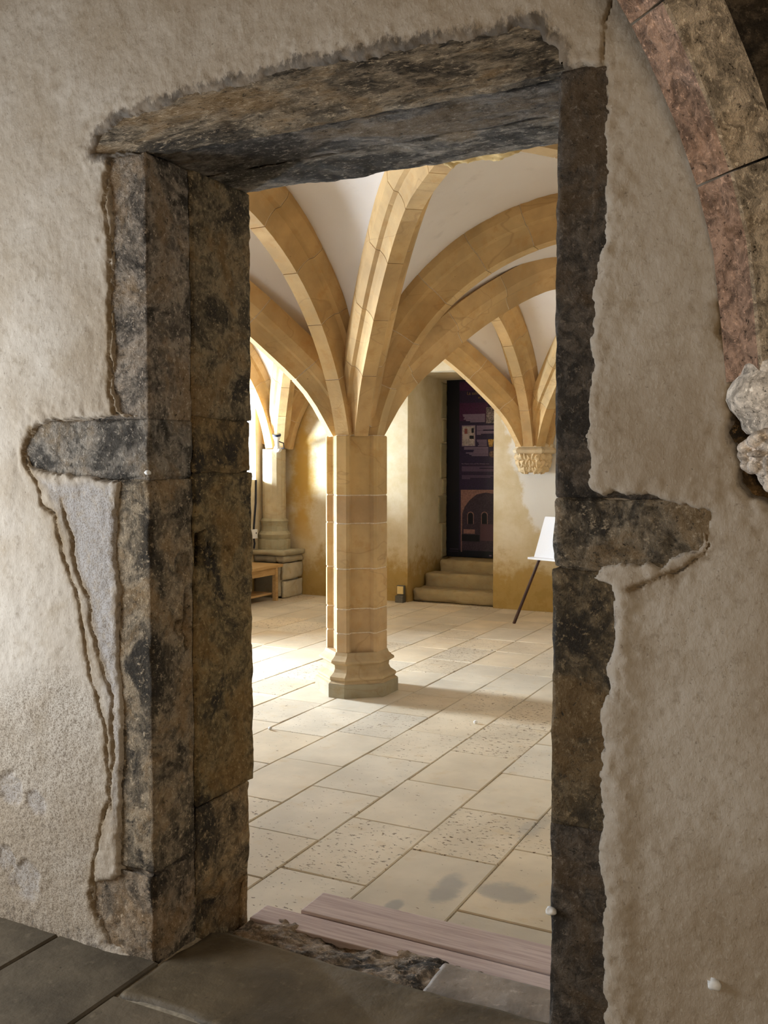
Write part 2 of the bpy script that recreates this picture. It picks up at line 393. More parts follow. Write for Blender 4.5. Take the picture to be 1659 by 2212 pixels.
CRACKS = [px((246,345),(236,395),(230,440),(242,520),(244,640),(243,780),(240,800),(238,850),(252,892),(275,905)),
 px((60,965),(58,985),(72,1020),(92,1060),(98,1090),(128,1112),(132,1150),(150,1210),(165,1260),(182,1320),(190,1370),(196,1430),(212,1490),(225,1540),(236,1580),(240,1640),(247,1700),(234,1760),(224,1800),(214,1840),(205,1880),(200,1930),(214,1985)),
 px((140,1075),(142,1100),(160,1150),(168,1200),(182,1260),(200,1290),(205,1340),(218,1420),(232,1460),(250,1500),(247,1580),(252,1650),(240,1700),(247,1740)),
 px((1530,1120),(1532,1160),(1520,1190),(1480,1230),(1430,1248),(1365,1265)), px((1552,660),(1562,720),(1580,770),(1588,800),(1582,850),(1574,900)),
 px((1318,10),(1312,90),(1300,160),(1306,220)), px((75,925),(66,955),(58,975))]
MORT = px((75,1030),(130,1040),(250,1040),(262,1120),(258,1300),(262,1450),(268,1600),(260,1760),(250,1780),(246,1600),(222,1440),(190,1290),(150,1150),(110,1060))
COARSE = px((-60,1500),(150,1420),(230,1500),(250,1700),(220,1900),(250,2080),(-60,2080))
x0, x1, z0, z1, rs = -2.80, 0.12, -0.05, 3.05, 0.0048
gx = np.arange(x0, x1, rs); gz = np.arange(z0, z1, rs); nx, nz = len(gx), len(gz)
X, Z = [a.ravel() for a in np.meshgrid(gx, gz, indexing='ij')]
P3 = np.stack([X, np.zeros_like(X), Z], 1)
wx = X + 0.010*fbm(P3, 22, 3, 1) + 0.005*fbm(P3, 85, 3, 2); wz = Z + 0.010*fbm(P3, 22, 3, 3) + 0.005*fbm(P3, 85, 3, 4)
PP = np.stack([wx, wz], 1)
y = np.full(len(X), YW - 0.009); dirt = np.zeros(len(X)); bare = np.zeros(len(X)); earth = np.zeros(len(X))
sd_all = np.full(len(X), 9.0)
for k, (poly, soft) in enumerate(EXPO):
    s = sdf(PP, poly); sd_all = np.minimum(sd_all, s)
    y += -0.013*sstep(0.0, max(soft, 0.008), s)*0 ; bare = np.maximum(bare, sstep(0.004, -0.004, s))
    dirt = np.maximum(dirt, (0.95 if soft > 0.03 else 0.5)*sstep(soft*1.2 + 0.004, 0.0, s))
y -= 0.006*sstep(0.0, 0.02, sd_all)
mort = sstep(0.01, -0.03, sdf(PP, MORT))*(1 - bare)
y += 0.004*mort
for c in CRACKS:
    d = seg_dist(PP, c, False); wv = 0.0030 + 0.0022*fbm(P3, 30, 2, 6); g = np.exp(-(d/wv)**2); y += 0.016*g; dirt = np.maximum(dirt, 0.9*np.exp(-(d/(wv*1.1))**2))
    earth = np.maximum(earth, 0.85*np.exp(-(d/(0.014 + 0.010*fbm(P3, 14, 2, 7)))**2))
y -= 0.007*fbm(P3, 2.6, 3, 11) + 0.0028*fbm(P3, 16, 3, 12) + 0.0012*fbm(P3, 60, 2, 13)
# the thick plaster roll beside the lower right jamb, broken patches low on the left
rl = seg_dist(PP, px((1345,1290),(1340,1500),(1340,1700),(1335,1900),(1345,2212)), False); y -= 0.010*np.exp(-(rl/0.040)**2)
for (a, b, r_) in ((30,1700,.06),(85,1730,.05),(60,1900,.08),(20,1850,.05)):
    c_ = px((a, b))[0]; dd = np.hypot(PP[:, 0] - c_[0], PP[:, 1] - c_[1]); y += 0.008*sstep(r_, r_*0.6, dd + 0.02*fbm(P3, 30, 3, 5))
    mort = np.maximum(mort, 0.6*sstep(r_, r_*0.6, dd))
coarse = sstep(0.05, -0.1, sdf(PP, COARSE)); y -= coarse*0.0022*fbm(P3, 120, 2, 15)
dirt = np.maximum(dirt, 0.55*sstep(0.16, 0.0, Z)*(X < -1.5))
corb = px((1588,880),(1700,860),(1720,1110),(1600,1040)); 
y -= sstep(0.10, 0.02, sd_all)*0.0045*fbm(P3, 42, 3, 17)
y += bare*0.030
hole = sstep(0.004, -0.006, sdf(PP, EXPO[5][0])); y += 0.075*hole; coarse = np.maximum(coarse, 0.75*mort)
for i in range(nx*0): pass
keep = ~((X > jamb_l - 0.014) & (X < jamb_r + 0.014) & (Z < 2.345))
V = np.stack([X, y, Z], 1); Q = gridq(nx, nz)[:, ::-1]; Q = Q[keep[Q].all(1)]
used = np.unique(Q); mp = np.full(len(V), -1); mp[used] = np.arange(len(used))
msk = np.stack([mort, dirt, coarse, earth], 1)
o = bigmesh('wall_front', V[used], mp[Q], M_PLA, attrs={'mask': msk[used]}, smooth=True)
struct(o, 'near plastered wall around the stone doorway, cracked beside the jambs')
WF = o
mb = MB()                                # the wall's core, behind plaster and stones
mb.box((-4.2, YW + 0.035, -0.3), (-2.34, 2.62, 3.8)); pf = MB().box((-4.2, YW - 0.012, -0.3), (-2.79, YW + 0.04, 3.7)).box((0.11, YW - 0.012, -0.3), (1.6, YW + 0.04, 3.7)).box((-2.80, YW - 0.012, 3.03), (0.12, YW + 0.04, 3.7)).obj('plaster_field', M_PLA, WF)
pa = pf.data.color_attributes.new('mask', 'FLOAT_COLOR', 'POINT'); pa.data.foreach_set('color', np.zeros(len(pf.data.vertices)*4, np.float32))
mb.box((-2.36, YW + 0.085, -0.3), (jamb_l - 0.03, 2.60, 2.36))
mb.box((jamb_r + 0.03, YW + 0.085, -0.3), (0.10, 2.60, 2.36)); mb.box((0.10, YW + 0.035, -0.3), (1.6, 2.62, 3.8))
mb.box((-2.36, YW + 0.085, 2.36), (0.12, 2.62, 3.8))
M_CORE = m_near_stone('wall_core_masonry')
mb.obj('masonry_core', M_CORE, WF, color=(0.16, 0.11, 0.06))

# ---------------------------------------------------------------- doorway stones
DF = root('trim_1', 'sooty stone door surround with straight lintel and worn jambs')
def slot(P, n):
    d = np.zeros(len(P)); m = n[:, 0] > 0.6
    s = np.maximum(np.abs(P[:, 1] - 2.325) - 0.017, np.abs(P[:, 2] - 1.192) - 0.052); d += m*0.05*sstep(0.004, -0.004, s)
    for (yy, zz, r_) in ((2.35,1.248,.006),(2.40,1.19,.007),(2.385,1.165,.006),(2.37,1.205,.005),(2.455,1.19,.006),(2.47,1.185,.007),(2.37,1.105,.007)):
        d += m*0.02*sstep(r_*1.4, r_*0.5, np.hypot(P[:, 1] - yy, P[:, 2] - zz))
    return d
def gouge(P, n):
    d = np.zeros(len(P)); m = n[:, 0] > 0.6
    for (yy, zz, a, b) in ((2.262,0.985,.012,.09),(2.235,0.96,.03,.03),(2.25,1.16,.035,.035)):
        r2 = ((P[:, 1] - yy)/a)**2 + ((P[:, 2] - zz)/b)**2 + 0.8*fbm(P, 40, 3, 3); d += m*0.018*sstep(1.2, 0.4, r2)
    return d
def chip(P, n):   # spalled foot of the inner jamb
    m = (n[:, 0] > 0.3); return m*0.03*sstep(0.12, 0.0, P[:, 2] + 0.10*fbm(P, 14, 3, 8) - 0.05)
def stone(lo, hi, col, seed, r=0.010, amp=0.006, sc=14, res=0.009, mat=None, extra=None, name='jamb_stone'):
    v, q = rblock(lo, hi, res, r, amp, sc, seed, extra); return bigmesh(name, v, q, mat or M_JAMB, DF, smooth=True, color=col)
SOOT, BROWN, OLIVE = (0.090, 0.072, 0.055), (0.155, 0.108, 0.052), (0.20, 0.145, 0.070)
YB = 2.30
J = jamb_l
stone((-2.08, YW, -0.03), (J, YB, 0.262), (0.24, 0.185, 0.13), 1, 0.010, 0.012)
stone((-2.06, YW, 0.260), (J, YB, 1.411), (0.26, 0.205, 0.14), 2, 0.004, 0.005, extra=gouge)
stone((-2.36, YW - 0.001, 1.410), (J + 0.002, YB, 1.584), (0.22, 0.19, 0.155), 3, 0.006, 0.008)
stone((-2.06, YW, 1.583), (J, YB, 2.334), (0.25, 0.205, 0.16), 4, 0.004, 0.005)
stone((-2.06, YB - 0.002, -0.16), (J - 0.003, 2.60, 0.40), (0.24, 0.175, 0.10), 5, 0.014, 0.014, 9, extra=chip)
stone((-2.06, YB - 0.002, 0.397), (J + 0.006, 2.605, 1.427), OLIVE, 6, 0.005, 0.007, extra=slot)
stone((-2.06, YB - 0.002, 1.425), (J + 0.004, 2.60, 1.60), (0.175, 0.12, 0.055), 7, 0.004, 0.007)
stone((-2.06, YB - 0.002, 1.597), (J + 0.006, 2.605, 2.34), (0.21, 0.160, 0.095), 8, 0.005, 0.007)
q = jamb_r
stone((q, YW, -0.03), (-0.36, YB, 0.62), SOOT, 11, 0.004, 0.006)
stone((q, YW, 0.618), (-0.36, YB, 1.212), (0.14, 0.105, 0.062), 12, 0.004, 0.006)
stone((q + 0.002, YW - 0.001, 1.211), (-0.24, YB, 1.377), (0.21, 0.17, 0.12), 13, 0.010, 0.012)
stone((q, YW, 1.376), (-0.36, YB, 2.334), SOOT, 14, 0.004, 0.006)
stone((-0.60, YB - 0.002, -0.16), (-0.36, 2.60, 1.15), OLIVE, 15); stone((-0.60, YB - 0.002, 1.148), (-0.36, 2.60, 2.335), OLIVE, 16)
stone((-2.10, YW - 0.002, 2.331), (-0.42, 2.165, 2.56), (0.27, 0.215, 0.15), 20, 0.006, 0.008, 14, 0.009, M_LINT, name='lintel_stone')
stone((-2.08, 2.160, 2.334), (-0.42, 2.38, 2.56), (0.16, 0.140, 0.12), 21, 0.008, 0.010, 10, 0.010, M_LINT, name='lintel_stone')
stone((-2.02, 2.379, 2.336), (-0.42, 2.605, 2.56), (0.22, 0.195, 0.165), 22, 0.010, 0.010, 10, 0.010, M_LINT, name='lintel_stone')
v, f = rblock((-0.34, YW + 0.05, 1.30), (0.12, 2.3, 1.86), 0.012, 0.03, 0.03, 10, 31)
bigmesh('rubble_stone', v, f, M_JAMB, WF, smooth=True, color=(0.20, 0.12, 0.05))
v, f = rblock((-2.10, YW + 0.004, 0.02), (-2.035, 2.2, 0.22), 0.01, 0.012, 0.008, 18, 33)
bigmesh('rubble_stone', v, f, M_JAMB, WF, smooth=True, color=(0.07, 0.07, 0.075))

# ---------------------------------------------------------------- near floor: large dark slabs, the worn sill, the drop to the planks
NF = struct(MB().box((-4.2, -3.2, -0.30), (1.6, 2.30, -0.014)).obj('floor', M_JOINT), 'dark flagged floor of the near room')
M_JOINT2 = plain('pale_floor_bed', (0.50, 0.40, 0.26), 0.95, n=0.3)
def slab(parent, mat, x0, x1, y0, y1, ztop, th, col, g=0.004, bev=0.006, tilt=0.002, name='flagstone', hollow=0.0):
    a = [(x0 + g, y0 + g), (x1 - g, y0 + g), (x1 - g, y1 - g), (x0 + g, y1 - g)]
    a = [(x + rnd.uniform(-.003, .003), y + rnd.uniform(-.003, .003)) for x, y in a]
    zt = [ztop + rnd.uniform(-tilt, tilt) for _ in a]; v = []
    for (x, y) in a: v.append((x, y, ztop - th))
    for (x, y), z in zip(a, zt): v.append((x, y, z - bev))
    cx = sum(p[0] for p in a)/4; cy = sum(p[1] for p in a)/4
    for (x, y), z in zip(a, zt): v.append((x + math.copysign(bev, cx - x), y + math.copysign(bev, cy - y), z))
    f = [(8, 9, 10, 11)]
    for i in range(4):
        j = (i + 1) % 4; f += [(i, j, 4 + j, 4 + i), (4 + i, 4 + j, 8 + j, 8 + i)]
    return mesh(name, v, f, mat, parent, color=col)
def dk():
    k = rnd.uniform(0.85, 1.15); return (0.115*k, 0.090*k, 0.060*k)
for (a, b, ys) in ((-3.6, -2.78, (-.6, .3, 1.2, 2.12)), (-2.78, -2.195, (.2, .9, 1.55, 2.12)), (-2.195, -1.812, (.0, .75, 1.42, 2.12)), (-1.812, -1.3, (.1, .8, 1.4, 1.925)), (-1.3, -.75, (.2, 1.1, 1.925)), (-.75, .1, (.1, .95, 1.6, 2.10)), (.1, 1.2, (-.2, .9, 2.1))):
    for c, d in zip(ys, ys[1:]): slab(NF, M_NFL, a, b, c, d, 0.0, 0.04, dk(), 0.0032, 0.006)
v, f = rblock((-1.806, 1.932, -0.06), (-0.645, 2.345, 0.002), 0.02, 0.014, 0.010, 6, 44)
bigmesh('flagstone', v, f, M_NFL, NF, smooth=True, color=(0.105, 0.078, 0.046))
# crumbled bed between the sill and the planks
gx = np.linspace(-1.81, -0.64, 120); gy = np.linspace(2.33, 2.60, 40)
X2, Y2 = [a.ravel() for a in np.meshgrid(gx, gy, indexing='ij')]; pp = np.stack([X2, Y2, 0*X2], 1)
Z2 = 0.016*np.exp(-((X2 + 1.15)/0.09)**2) - 0.036 - 0.14*(Y2 - 2.33) + 0.022*fbm(pp, 9, 4, 5) + 0.010*fbm(pp, 45, 3, 6)
o = bigmesh('crumbled_bed', np.stack([X2, Y2, Z2], 1), gridq(120, 40), M_RUB, NF, smooth=True, color=(0.26, 0.20, 0.145)); o['kind'] = 'stuff'
mesh('rubble_core', *[MB().box((-1.83, 2.30, -0.3), (-0.63, 2.60, -0.09)).__dict__[k] for k in ('v', 'f')], M_JOINT, NF)
v, f = rblock((-1.10, 2.36, -0.10), (-0.64, 2.555, -0.032), 0.012, 0.016, 0.006, 12, 47)
bigmesh('sill_stone', v, f, M_NFL, NF, smooth=True, color=(0.26, 0.215, 0.175))

# ---------------------------------------------------------------- far floor: rows of slabs running away from the door
FF = struct(MB().box((-7.0, 2.58, -0.40), (0.4, 11.4, ZF - 0.007)).obj('floor', M_JOINT2), 'pale flagged floor of the vaulted room')
KNOWN = {0: [(3.522,), (4.064,), (2.9,)]}
rows = [0.30, -0.12, -0.52, -0.90, -1.283, -1.665, -2.053, -2.443, -2.82, -3.22, -3.60, -3.99, -4.39, -4.77, -5.16, -5.55, -5.93, -6.31, -6.66]
known = {-1.283: [2.60, 3.522, 4.06, 4.62, 5.2], -1.665: [2.60, 3.125, 3.726, 4.30, 4.86], -2.053: [2.60, 3.0, 3.422, 4.008, 4.59, 5.13], -2.443: [2.60, 3.2, 3.735, 4.325, 4.91, 5.44], -0.90: [2.6, 3.1, 3.71, 4.3]}
for a, b in zip(rows[1:], rows):
    ys = list(known.get(b, [2.60 + rnd.uniform(0, .3)]))
    if ys[0] > 2.605: ys = [2.60] + ys if ys[0] - 2.6 > 0.15 else [2.60]
    while ys[-1] < 9.6: ys.append(ys[-1] + rnd.uniform(0.46, 0.66))
    if ys[-1] > 10.05: ys[-1] = 10.05
    else: ys.append(10.05)
    for c, d in zip(ys, ys[1:]):
        k = rnd.uniform(0.88, 1.06); w = rnd.uniform(-.02, .02)
        slab(FF, M_FLAG, a, b, c, d, ZF, 0.05, (0.61*k + w, 0.515*k, 0.375*k - w), 0.0028, 0.004, 0.0022)

# ---------------------------------------------------------------- walls of the vaulted room
def wallboxes(ax, c0, c1, lo, hi, holes):
    """a wall slab normal to axis ax between c0 and c1, running lo..hi x z-range, with rectangular holes (u0,u1,z0,z1)"""
    us = sorted({lo[0], hi[0], *[h[0] for h in holes], *[h[1] for h in holes]}); zs = sorted({lo[1], hi[1], *[h[2] for h in holes], *[h[3] for h in holes]})
    mb = MB()
    for a, b in zip(us, us[1:]):
        for c, d in zip(zs, zs[1:]):
            if any(h[0] <= a and b <= h[1] and h[2] <= c and d <= h[3] for h in holes): continue
            if ax == 0: mb.box((c0, a, c), (c1, b, d))
            else: mb.box((a, c0, c), (b, c1, d))
    return mb
ZT = 3.75
struct(wallboxes(1, 10.0, 10.6, (-7.3, -0.4), (0.9, ZT), [(-4.775, -3.71, -0.4, 2.53)]).obj('wall_back', M_FAR), 'cream plaster back wall of the vaulted room with damp stains and painted shade low down')
LW = struct(wallboxes(0, -7.25, -6.65, (2.1, -0.4), (11.6, ZT), [(5.62, 6.14, 0.02, 2.2), (8.40, 9.62, 1.28, 2.5), (3.5, 4.3, 0.9, 2.2)]).obj('wall_left', M_FAR), 'window wall on the left of the vaulted room')  # the opening nearest the door is added for the front fill lamp
sp_ = MB()
for (a, b, c) in (((-7.25, 9.40), (-6.65, 9.62), (-7.25, 9.62)), ((-7.25, 8.75), (-7.25, 8.40), (-6.65, 8.40))):
    sp_.add([(*p, z_) for z_ in (1.28, 2.5) for p in (a, b, c)], [(0, 2, 1), (3, 4, 5), (0, 1, 4, 3), (1, 2, 5, 4), (2, 0, 3, 5)])
sp_.obj('window_splay', M_WEB, LW)
struct(wallboxes(0, 0.18, 0.8, (2.6, -0.4), (11.6, ZT), []).obj('wall_right', M_FAR), 'right wall of the vaulted room')
mb = MB(); mb.box((-4.80, 10.6, -0.4), (-4.775 - 0.0, 11.6, 2.6)); mb = MB()
mb.box((-5.3, 10.6, -0.4), (-4.775, 11.6, 2.75)); mb.box((-3.71, 10.6, -0.4), (-3.2, 11.6, 2.75)); mb.box((-5.3, 11.25, -0.4), (-3.2, 11.7, 2.75)); mb.box((-4.775, 10.6, 2.53), (-3.71, 11.6, 2.75))
struct(mb.obj('wall_recess', M_FAR), 'plastered recess of the far doorway')
for k, (y0, y1, za, zb) in enumerate(((5.62, 6.14, 0.02, 2.2), (8.75, 9.40, 1.28, 2.5))):
    fr = MB(); t = 0.03
    fr.box((-7.16, y0, za), (-7.12, y0 + t, zb)).box((-7.16, y1 - t, za), (-7.12, y1, zb)).box((-7.16, y0, za), (-7.12, y1, za + t)).box((-7.16, y0, zb - t), (-7.12, y1, zb))
    struct(fr.obj('window_%d' % (k + 1), M_TIN), 'slim frame of a deep daylight window in the left wall')
QU = root('trim_2', 'grey quoin stones of the far doorway')
z = 0.28
for k, h in enumerate((0.44, 0.36, 0.20, 0.46, 0.30, 0.46)):
    w = (0.16, 0.26, 0.13, 0.2, 0.13, 0.17)[k]
    v, f = rblock((-4.80, 11.14 - w, z + 0.004), (-4.762, 11.14, z + h - 0.004), 0.03, 0.006, 0.004, 14, 60 + k)
    bigmesh('quoin_stone', v, f, M_RIB, QU, smooth=True, color=(0.33, 0.28, 0.17)); z += h

# ---------------------------------------------------------------- near room shell
mb = MB()
NL = struct(wallboxes(0, -4.2, -3.42, (-3.3, -0.3), (2.1, 3.8), [(0.60, 1.60, 0.4, 2.1)]).obj('wall_near_left', M_CORE, color=(0.42, 0.36, 0.29)), 'left wall of the near room')
struct(MB().box((1.15, -3.3, -0.3), (1.6, 2.2, 3.8)).obj('wall_near_right', M_CORE, color=(0.30, 0.25, 0.19)), 'right wall of the near room')
struct(wallboxes(1, -3.6, -3.2, (-4.2, -0.3), (1.6, 3.8), [(-0.40, 1.14, 1.2, 2.6)]).obj('wall_near_back', M_CORE, color=(0.34, 0.29, 0.23)), 'wall of the near room behind the viewer')  # its opening is added to house the fill lamp
struct(MB().box((-4.2, -3.6, 3.7), (1.6, 2.2, 3.9)).obj('ceiling_near', M_CORE, color=(0.2, 0.16, 0.12)), 'masonry over the near room vault')
struct(MB().box((-7.3, 2.1, ZT - 0.05), (0.9, 11.7, ZT + 0.15)).obj('ceiling_backing', M_CORE, color=(0.3, 0.25, 0.2)), 'masonry over the far vault')

# ---------------------------------------------------------------- vault
XS = [-6.52, -3.22, 0.08]; YS = [1.90, 5.90, 9.92]
LX, LY = 1.65, 2.01; LD = math.hypot(LX, LY); Z0 = 1.65
def curve_tab(tab, n):
    tab = np.array(tab, float); t, z = tab.T
    # chord-length parameter with Catmull-Rom smoothing
    m = len(t); s = np.concatenate([[0], np.cumsum(np.hypot(np.diff(t), np.diff(z)))])
    u = np.linspace(0, s[-1], n); out = []
    dt = np.gradient(t, s); dz = np.gradient(z, s)
    for a in u:
        i = min(np.searchsorted(s, a, 'right') - 1, m - 2); h = s[i + 1] - s[i]; w = (a - s[i])/h
        h0, h1, h2, h3 = 2*w**3 - 3*w**2 + 1, w**3 - 2*w**2 + w, -2*w**3 + 3*w**2, w**3 - w**2
        out.append((h0*t[i] + h1*h*dt[i] + h2*t[i + 1] + h3*h*dt[i + 1], h0*z[i] + h1*h*dz[i] + h2*z[i + 1] + h3*h*dz[i + 1]))
    return np.array(out)
def arc(t0, tc, zc, r, n):
    a0 = math.asin((tc - t0)/r); th = np.linspace(a0, 0, n)
    return np.stack([tc - r*np.sin(th), zc - r + r*np.cos(th)], 1)
NP_ = 49
PX = arc(0.19, LX, 2.88, 1.49, NP_); PX[:, 1] += np.linspace(Z0 - PX[0, 1], 0, NP_)
PY = arc(0.20, LY, 3.00, 1.86, NP_); PY[:, 1] += np.linspace(Z0 - PY[0, 1], 0, NP_)
PD = curve_tab([(0.19, 1.65), (0.36, 1.925), (0.69, 2.235), (1.09, 2.535), (1.68, 2.815), (2.10, 2.855), (LD, 2.865)], NP_)
SEC_D = [(0.135, -0.03), (0.135, 0.080), (0.106, 0.132), (0.080, 0.140), (0.064, 0.168), (0.053, 0.200), (0.047, 0.235)]
SEC_T = [(0.160, -0.03), (0.160, 0.125), (0.128, 0.190), (0.094, 0.200), (0.074, 0.232), (0.060, 0.270), (0.052, 0.32)]
def rib_frame(prof):
    d = np.gradient(prof, axis=0); d /= np.linalg.norm(d, axis=1, keepdims=True)
    return np.stack([-d[:, 1], d[:, 0]], 1)          # outward (towards the extrados)
def rib_pts(c, az, prof, nrm, i, sec, D, k=1.0):
    e = np.array([math.cos(az), math.sin(az)]); l = np.array([-e[1], e[0]]); out = []
    full = [(u, v) for u, v in sec] + [(-u, v) for u, v in sec[::-1]]
    for u, v in full:
        v = 0.05 + (v - 0.05)*k; u *= k
        t = prof[i, 0] + nrm[i, 0]*(D - v); zz = prof[i, 1] + nrm[i, 1]*(D - v)
        p = np.array(c) + e*t + l*u; out.append((p[0], p[1], zz))
    return out
VA = None
webs = []
def quarter(S_, sx, sy):
    """surfaces of a quarter bay: two ruled webs between transverse rib and diagonal"""
    az = math.atan2(sy*LY, sx*LX)
    off = 0.175
    def lift(p):
        q = p + rib_frame(p)*off; q[-1, 0] = p[-1, 0]; return q
    def to3(p, a): return np.stack([S_[0] + math.cos(a)*p[:, 0], S_[1] + math.sin(a)*p[:, 0], p[:, 1]], 1)
    D3 = to3(lift(PD), az); nw = 15
    for prof, a in ((PX, 0 if sx > 0 else math.pi), (PY, sy*math.pi/2)):
        PL = prof + rib_frame(prof)*0.245; PL[-1, 0] = prof[-1, 0]; A3 = to3(PL, a); w = np.linspace(0, 1, nw)[None, :, None]; s = np.linspace(0, 1, NP_)[:, None]
        G = A3[:, None, :]*(1 - w) + D3[:, None, :]*w
        G[:, :, 2] += 0.16*(w[..., 0]*(1 - w[..., 0]))*s
        g = G.reshape(-1, 3); g[:, 2] += 0.010*fbm(g, 5, 3, 21) + 0.008*fbm(g, 20, 3, 22)
        g[:, 1] = np.maximum(g[:, 1], 2.36)
        webs.append((g, gridq(NP_, nw)))
for i, cx in enumerate(XS):
    for j, cy in enumerate(YS):
        for sx in (-1, 1):
            for sy in (-1, 1):
                if 0 <= i + sx <= 2 and 0 <= j + sy <= 2: quarter((cx, cy), sx, sy)
n = 0; VV = []; QQ = []
for g, q_ in webs: VV.append(g); QQ.append(q_ + n); n += len(g)
VA = struct(bigmesh('ceiling', np.concatenate(VV), np.concatenate(QQ), M_WEB, smooth=True), 'whitewashed rib vault of the far room')
core = MB(); nring = 0
for i, cx in enumerate(XS):
    for j, cy in enumerate(YS):
        arms = []
        for sx in (-1, 0, 1):
            for sy in (-1, 0, 1):
                if sx == sy == 0 or not (0 <= i + sx <= 2 and 0 <= j + sy <= 2): continue
                if sx and sy: arms.append((math.atan2(sy*LY, sx*LX), PD, SEC_D, 0.235))
                elif sx: arms.append((0 if sx > 0 else math.pi, PX, SEC_T, 0.32))
                else: arms.append((sy*math.pi/2, PY, SEC_T, 0.32))
        for az, prof, sec, D in arms:
            nrm = rib_frame(prof); last = NP_ - 1
            ys_ = cy + math.sin(az)*prof[:, 0]
            ok = np.where(ys_ > 2.40)[0]
            if len(ok) < 8: continue
            a0, last = ok.min(), ok.max()
            cuts = list(range(a0, last, 8)) + [last]
            if len(cuts) > 2 and cuts[-1] - cuts[-2] < 4: cuts.pop(-2)
            lim = lambda pts: pts
            rings = [rib_pts((cx, cy), az, prof, nrm, k, sec, D, 0.975) for k in range(a0, last + 1, 2)]
            core.loft(rings)
            for a, b in zip(cuts, cuts[1:]):
                ks = sorted(set(np.linspace(a, b, 5).round().astype(int)))
                rg = []
                for m_, k in enumerate(ks):
                    pts = np.array(rib_pts((cx, cy), az, prof, nrm, k, sec, D, 1.0))
                    if m_ in (0, len(ks) - 1):       # leave a fine joint
                        k2 = ks[1] if m_ == 0 else ks[-2]; p2 = np.array(rib_pts((cx, cy), az, prof, nrm, k2, sec, D, 1.0))
                        dd = p2 - pts; L_ = np.linalg.norm(dd, axis=1, keepdims=True); pts = pts + dd/np.maximum(L_, 1e-6)*0.003
                    rg.append(pts)
                MB().loft(rg).obj('voussoir', M_RIB, VA, color=rnd.choice(RIBCOL))
o = core.obj('joint_mortar', M_MORTAR, VA); o['kind'] = 'stuff'
# rough keystones where the diagonals cross
for bx in (-4.87, -1.57):
    for by in (3.90, 7.91):
        v, f = rblock((-0.21, -0.21, -0.17), (0.21, 0.21, 0.14), 0.016, 0.06, 0.045, 13, int(by*10))
        bigmesh('keystone', v + np.array((bx, by, 2.985)), f, M_RIB, VA, smooth=True, color=(0.60, 0.43, 0.19))

# ---------------------------------------------------------------- near room vault: the rib at the right edge and its webs
NC = np.array([-0.15, 2.05])
ND = curve_tab([(0.055, 1.62), (0.065, 1.70), (0.08, 1.80), (0.105, 1.94), (0.145, 2.04), (0.20, 2.16), (0.29, 2.31), (0.45, 2.50), (0.80, 2.80), (1.40, 3.08), (2.25, 3.22)], 45)
NYp = curve_tab([(0.06, 1.62), (0.075, 1.80), (0.12, 2.05), (0.22, 2.32), (0.42, 2.62), (0.80, 2.95), (1.95, 3.25)], 45)
nn = rib_frame(ND); az = R(225); e = np.array([math.cos(az), math.sin(az)]); lat = np.array([-e[1], e[0]])   # lat points to the camera's side
if lat[0] < 0: lat = -lat
NV = root('trim_3', 'pitted vault rib at the right edge of the near room')
def nrib(i, u, v):
    t = ND[i, 0] + nn[i, 0]*v; zz = ND[i, 1] + nn[i, 1]*v; p = NC + e*t + lat*u; return (p[0], p[1], zz)
M_CARVE = m_near_stone('pale_carved_stone', soot=0.05, warm=0.1, bump=0.30)
M_RED = m_near_stone('rib_stone_with_red_wash', soot=0.25, warm=0.2); M_PIT = m_near_stone('pitted_rib_stone', soot=0.12, warm=0.15)
cuts = [0, 6, 11, 16, 20, 26, 33, 44]
for k, (a, b) in enumerate(zip(cuts, cuts[1:])):
    rg = []
    idx = sorted(set(np.linspace(a, b, 5).round().astype(int)))
    for m_, i in enumerate(idx):
        w = 0.10
        r_ = np.array([nrib(i, -w, -0.004), nrib(i, -w*0.5, 0.004), nrib(i, -0.004, 0.0), nrib(i, 0.0, 0.006), nrib(i, 0.004, 0.06), nrib(i, 0.0, 0.125), nrib(i, -w, 0.125)])
        if m_ in (0, len(idx) - 1):
            i2 = idx[1] if m_ == 0 else idx[-2]; dd = np.array(nrib(i2, 0, 0)) - np.array(nrib(i, 0, 0)); r_ = r_ + dd/np.linalg.norm(dd)*0.0025
        rg.append(r_)
    o = MB().loft(rg).obj('voussoir', [M_PIT, M_RED], NV, color=[(0.66, 0.56, 0.45), (0.68, 0.57, 0.45), (0.66, 0.55, 0.43), (0.70, 0.57, 0.41), (0.70, 0.57, 0.39), (0.62, 0.5, 0.37), (0.62, 0.5, 0.37)][k])
    for p in o.data.polygons:
        if len(p.vertices) == 4 and (p.index % 7) in (0, 1): p.material_index = 1
nt = M_RED.node_tree
# red wash: the soffit keeps an old reddish colour of its own
pb = nt.nodes['Principled BSDF']; src = pb.inputs['Base Color'].links[0].from_socket
mx = nt.nodes.new('ShaderNodeMix'); mx.data_type = 'RGBA'; mx.blend_type = 'MULTIPLY'; mx.inputs[0].default_value = 1.0
nt.links.new(src, mx.inputs[6]); mx.inputs[7].default_value = (0.56, 0.41, 0.345, 1); nt.links.new(mx.outputs[2], pb.inputs['Base Color'])
def nweb(A, B):
    w = np.linspace(0, 1, 9)[None, :, None]; return (A[:, None]*(1 - w) + B[:, None]*w).reshape(-1, 3)
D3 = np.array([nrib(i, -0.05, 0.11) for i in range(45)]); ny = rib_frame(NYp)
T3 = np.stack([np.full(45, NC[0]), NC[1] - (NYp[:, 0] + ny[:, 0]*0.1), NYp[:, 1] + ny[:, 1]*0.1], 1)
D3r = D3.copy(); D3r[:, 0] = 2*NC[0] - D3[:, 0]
VV = [nweb(D3, T3), nweb(T3, D3r)]
